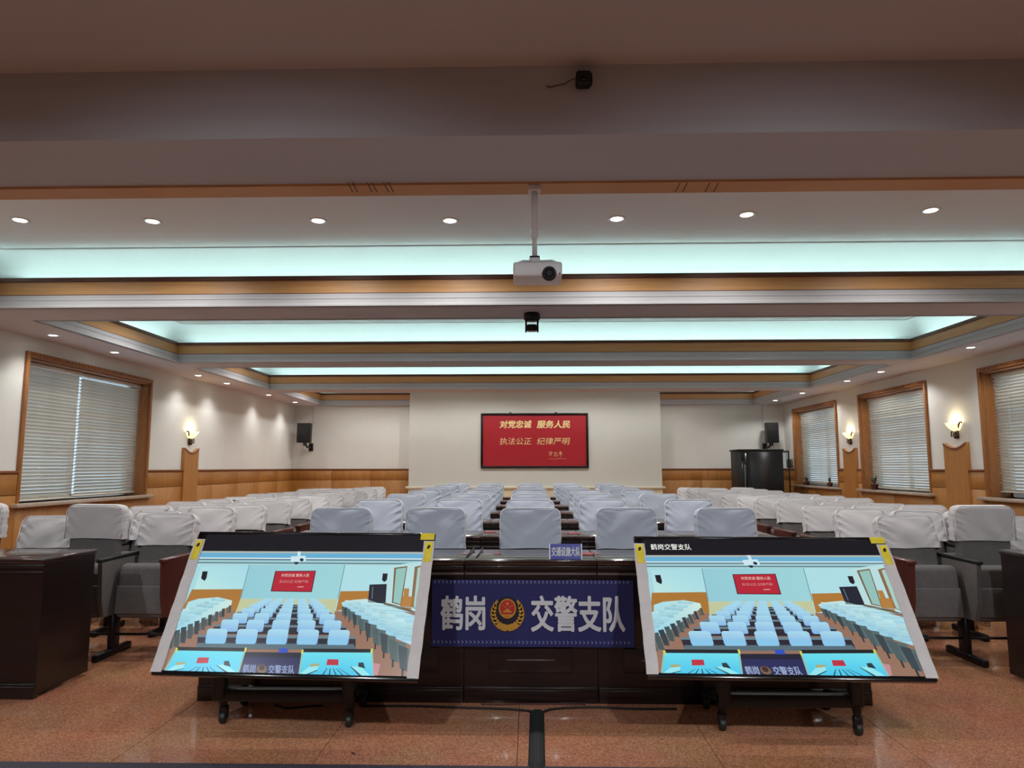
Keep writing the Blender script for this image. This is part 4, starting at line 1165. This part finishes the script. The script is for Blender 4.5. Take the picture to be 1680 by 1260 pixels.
    for fx, fyy in feet:
        yb_ = min(hub.y, D0-.09)
        MB().tube([(fx-base.x, hub.y-base.y, .17), (fx-base.x, (hub.y*.4+fyy*.6)-base.y, .13), (fx-base.x, fyy-base.y, .085)], [.026, .024, .018], 8).build('stand_leg', M_BLACK, root)
        for yy in (fyy, D0-.075):
            c = MB().lathe([(.0, -.015), (.026, -.015), (.03, -.01), (.03, .01), (.026, .015), (.0, .015)], (fx-base.x, yy-base.y, .03), 16, 0)
            co = c.build('caster', M_RUBBER, root)
            MB().rbox(fx-base.x-.022, fx-base.x+.022, yy-base.y-.014, yy-base.y+.014, .045, .09, .005, 1).build('caster_fork', M_METAL, co)
        if D0-.075 > hub.y:
            MB().tube([(fx-base.x, hub.y-base.y, .16), (fx-base.x, D0-.075-base.y, .088)], .02, 8).build('stand_leg', M_BLACK, root)
    return root
fl = [onZ(362, 1190, 0), onZ(570, 1196, 0)]; fr_ = [onZ(1188, 1202, 0), onZ(1413, 1210, 0)]
tv_unit(-1.171, 3.45, .307, radians(30.9), radians(-3.8), 'large tilted screen showing the hall, left of the banner, on black castors', False, [(p.x, p.y+.03) for p in fl])
tv_unit(1.191, 3.397, .33, radians(37.0), radians(-1.6), 'large tilted screen showing the hall with a caption, right of the banner', True, [(p.x, p.y+.03) for p in fr_])

# ------------------------------------------------------------------ floor cable cover and loose cables
c0 = onZ(881, 1168, 0); cy1 = Y_STAGE - .55
cv = tag(empty('cable_ramp', (c0.x, c0.y, 0)), 'long black rubber cable ramp running towards the stage', 'cable cover')
x2 = onZ(880.5, 1259, 0).x - c0.x; yy2 = onZ(880.5, 1259, 0).y - c0.y
prof = [(-.038, 0), (-.03, .008), (-.014, .014), (.014, .014), (.03, .008), (.038, 0)]
vs = []; fs = []; ns = 10
for k in range(ns+1):
    t = k/ns*1.6
    for (px, pz) in prof: vs.append((px*(1-.0*t)+x2*t, yy2*t, pz+(0.012 if c0.y+yy2*t < Y_STAGE else 0)))
for k in range(ns):
    for a in range(5): fs.append((k*6+a, k*6+a+1, (k+1)*6+a+1, (k+1)*6+a))
fs += [tuple(range(5, -1, -1)), tuple(range(ns*6, ns*6+6))]
link('ramp', mesh_from('ramp', vs, fs, M_RUBBER), cv)
def cable(pts_px, r, label, m=M_BLACK):
    pts = [onZ(px, py, r) for px, py in pts_px]
    o = pts[0].copy(); o.z = 0
    # smooth
    out = []
    for i in range(len(pts)-1):
        for t in range(6): out.append(pts[i].lerp(pts[i+1], t/6))
    out.append(pts[-1]); sm = out[:]
    for _ in range(3): sm = [sm[0]]+[(sm[i-1]+sm[i]*2+sm[i+1])/4 for i in range(1, len(sm)-1)]+[sm[-1]]
    mb = MB().tube(sm, r, 6)
    for v in mb.v: v -= o
    return tag(mb.build('cable', m, None, o), label, 'cable', 'cables along the front desk')
cable([(600, 1158), (680, 1158), (760, 1161), (830, 1163), (868, 1166), (879, 1172)], .006, 'black cable along the foot of the desk, from the left screen')
cable([(1110, 1163), (1040, 1163), (980, 1160), (930, 1161), (900, 1164), (883, 1172)], .006, 'black cable along the foot of the desk, from the right screen')
cable([(790, 1155), (820, 1156), (850, 1155), (920, 1155), (960, 1156)], .004, 'thin dark red cable crossing in front of the desk foot', mat('dark_red_cable', srgb(70, 24, 30), .5))
cable([(450, 1156), (470, 1162), (490, 1160), (510, 1158), (530, 1157)], .006, 'short loop of black cable under the left screen')
tw = MB().tube([(0, 0, .003), (.012, -.01, .004), (.02, -.022, .003)], .0025, 5)
q = onZ(577, 1236, 0); tag(tw.build('floor_scrap', M_BLACK, None, (q.x, q.y, 0)), 'tiny dark scrap lying on the floor in front of the left screen', 'scrap')

# ------------------------------------------------------------------ plants on the right window sills
def sill_plant(px, py, s, label):
    p = onX(px, py, XR+.03)
    root = tag(empty('potted_plant', (XR-.02, p.y, ZSILL)), label, 'plant', 'plants on the window sills')
    MB().lathe([(0, 0), (.045*s, 0), (.06*s, .08*s), (.063*s, .085*s), (.05*s, .085*s), (0, .075*s)], n=14).build('pot', M_POT, root)
    rnd = random.Random(px)
    for k in range(9):
        a = rnd.uniform(0, 6.28); l = rnd.uniform(.1, .2)*s; t = rnd.uniform(.3, .9)
        d = Vector((cos(a)*t*.5, sin(a)*t, 1)).normalized(); sd = Vector((-sin(a), cos(a), 0))*.018*s
        b0 = Vector((0, 0, .07*s)); m1 = b0+d*l*.5; tip = b0+d*l-Vector((0, 0, .03*s*t))
        up_ = Vector((0, 0, .003))
        MB().add([b0, m1-sd, tip, m1+sd, b0-up_, m1-sd-up_, tip-up_, m1+sd-up_], [(0, 1, 2, 3), (7, 6, 5, 4), (0, 4, 5, 1), (1, 5, 6, 2), (2, 6, 7, 3), (3, 7, 4, 0)]).build('leaf', M_LEAF, root)
sill_plant(1328, 800, .9, 'small dark potted plant at the near end of the farthest right sill')
sill_plant(1366, 800, .9, 'small dark potted plant at the far end of the farthest right sill')
sill_plant(1440, 805, 1.1, 'reddish dark potted plant on the middle right window sill')
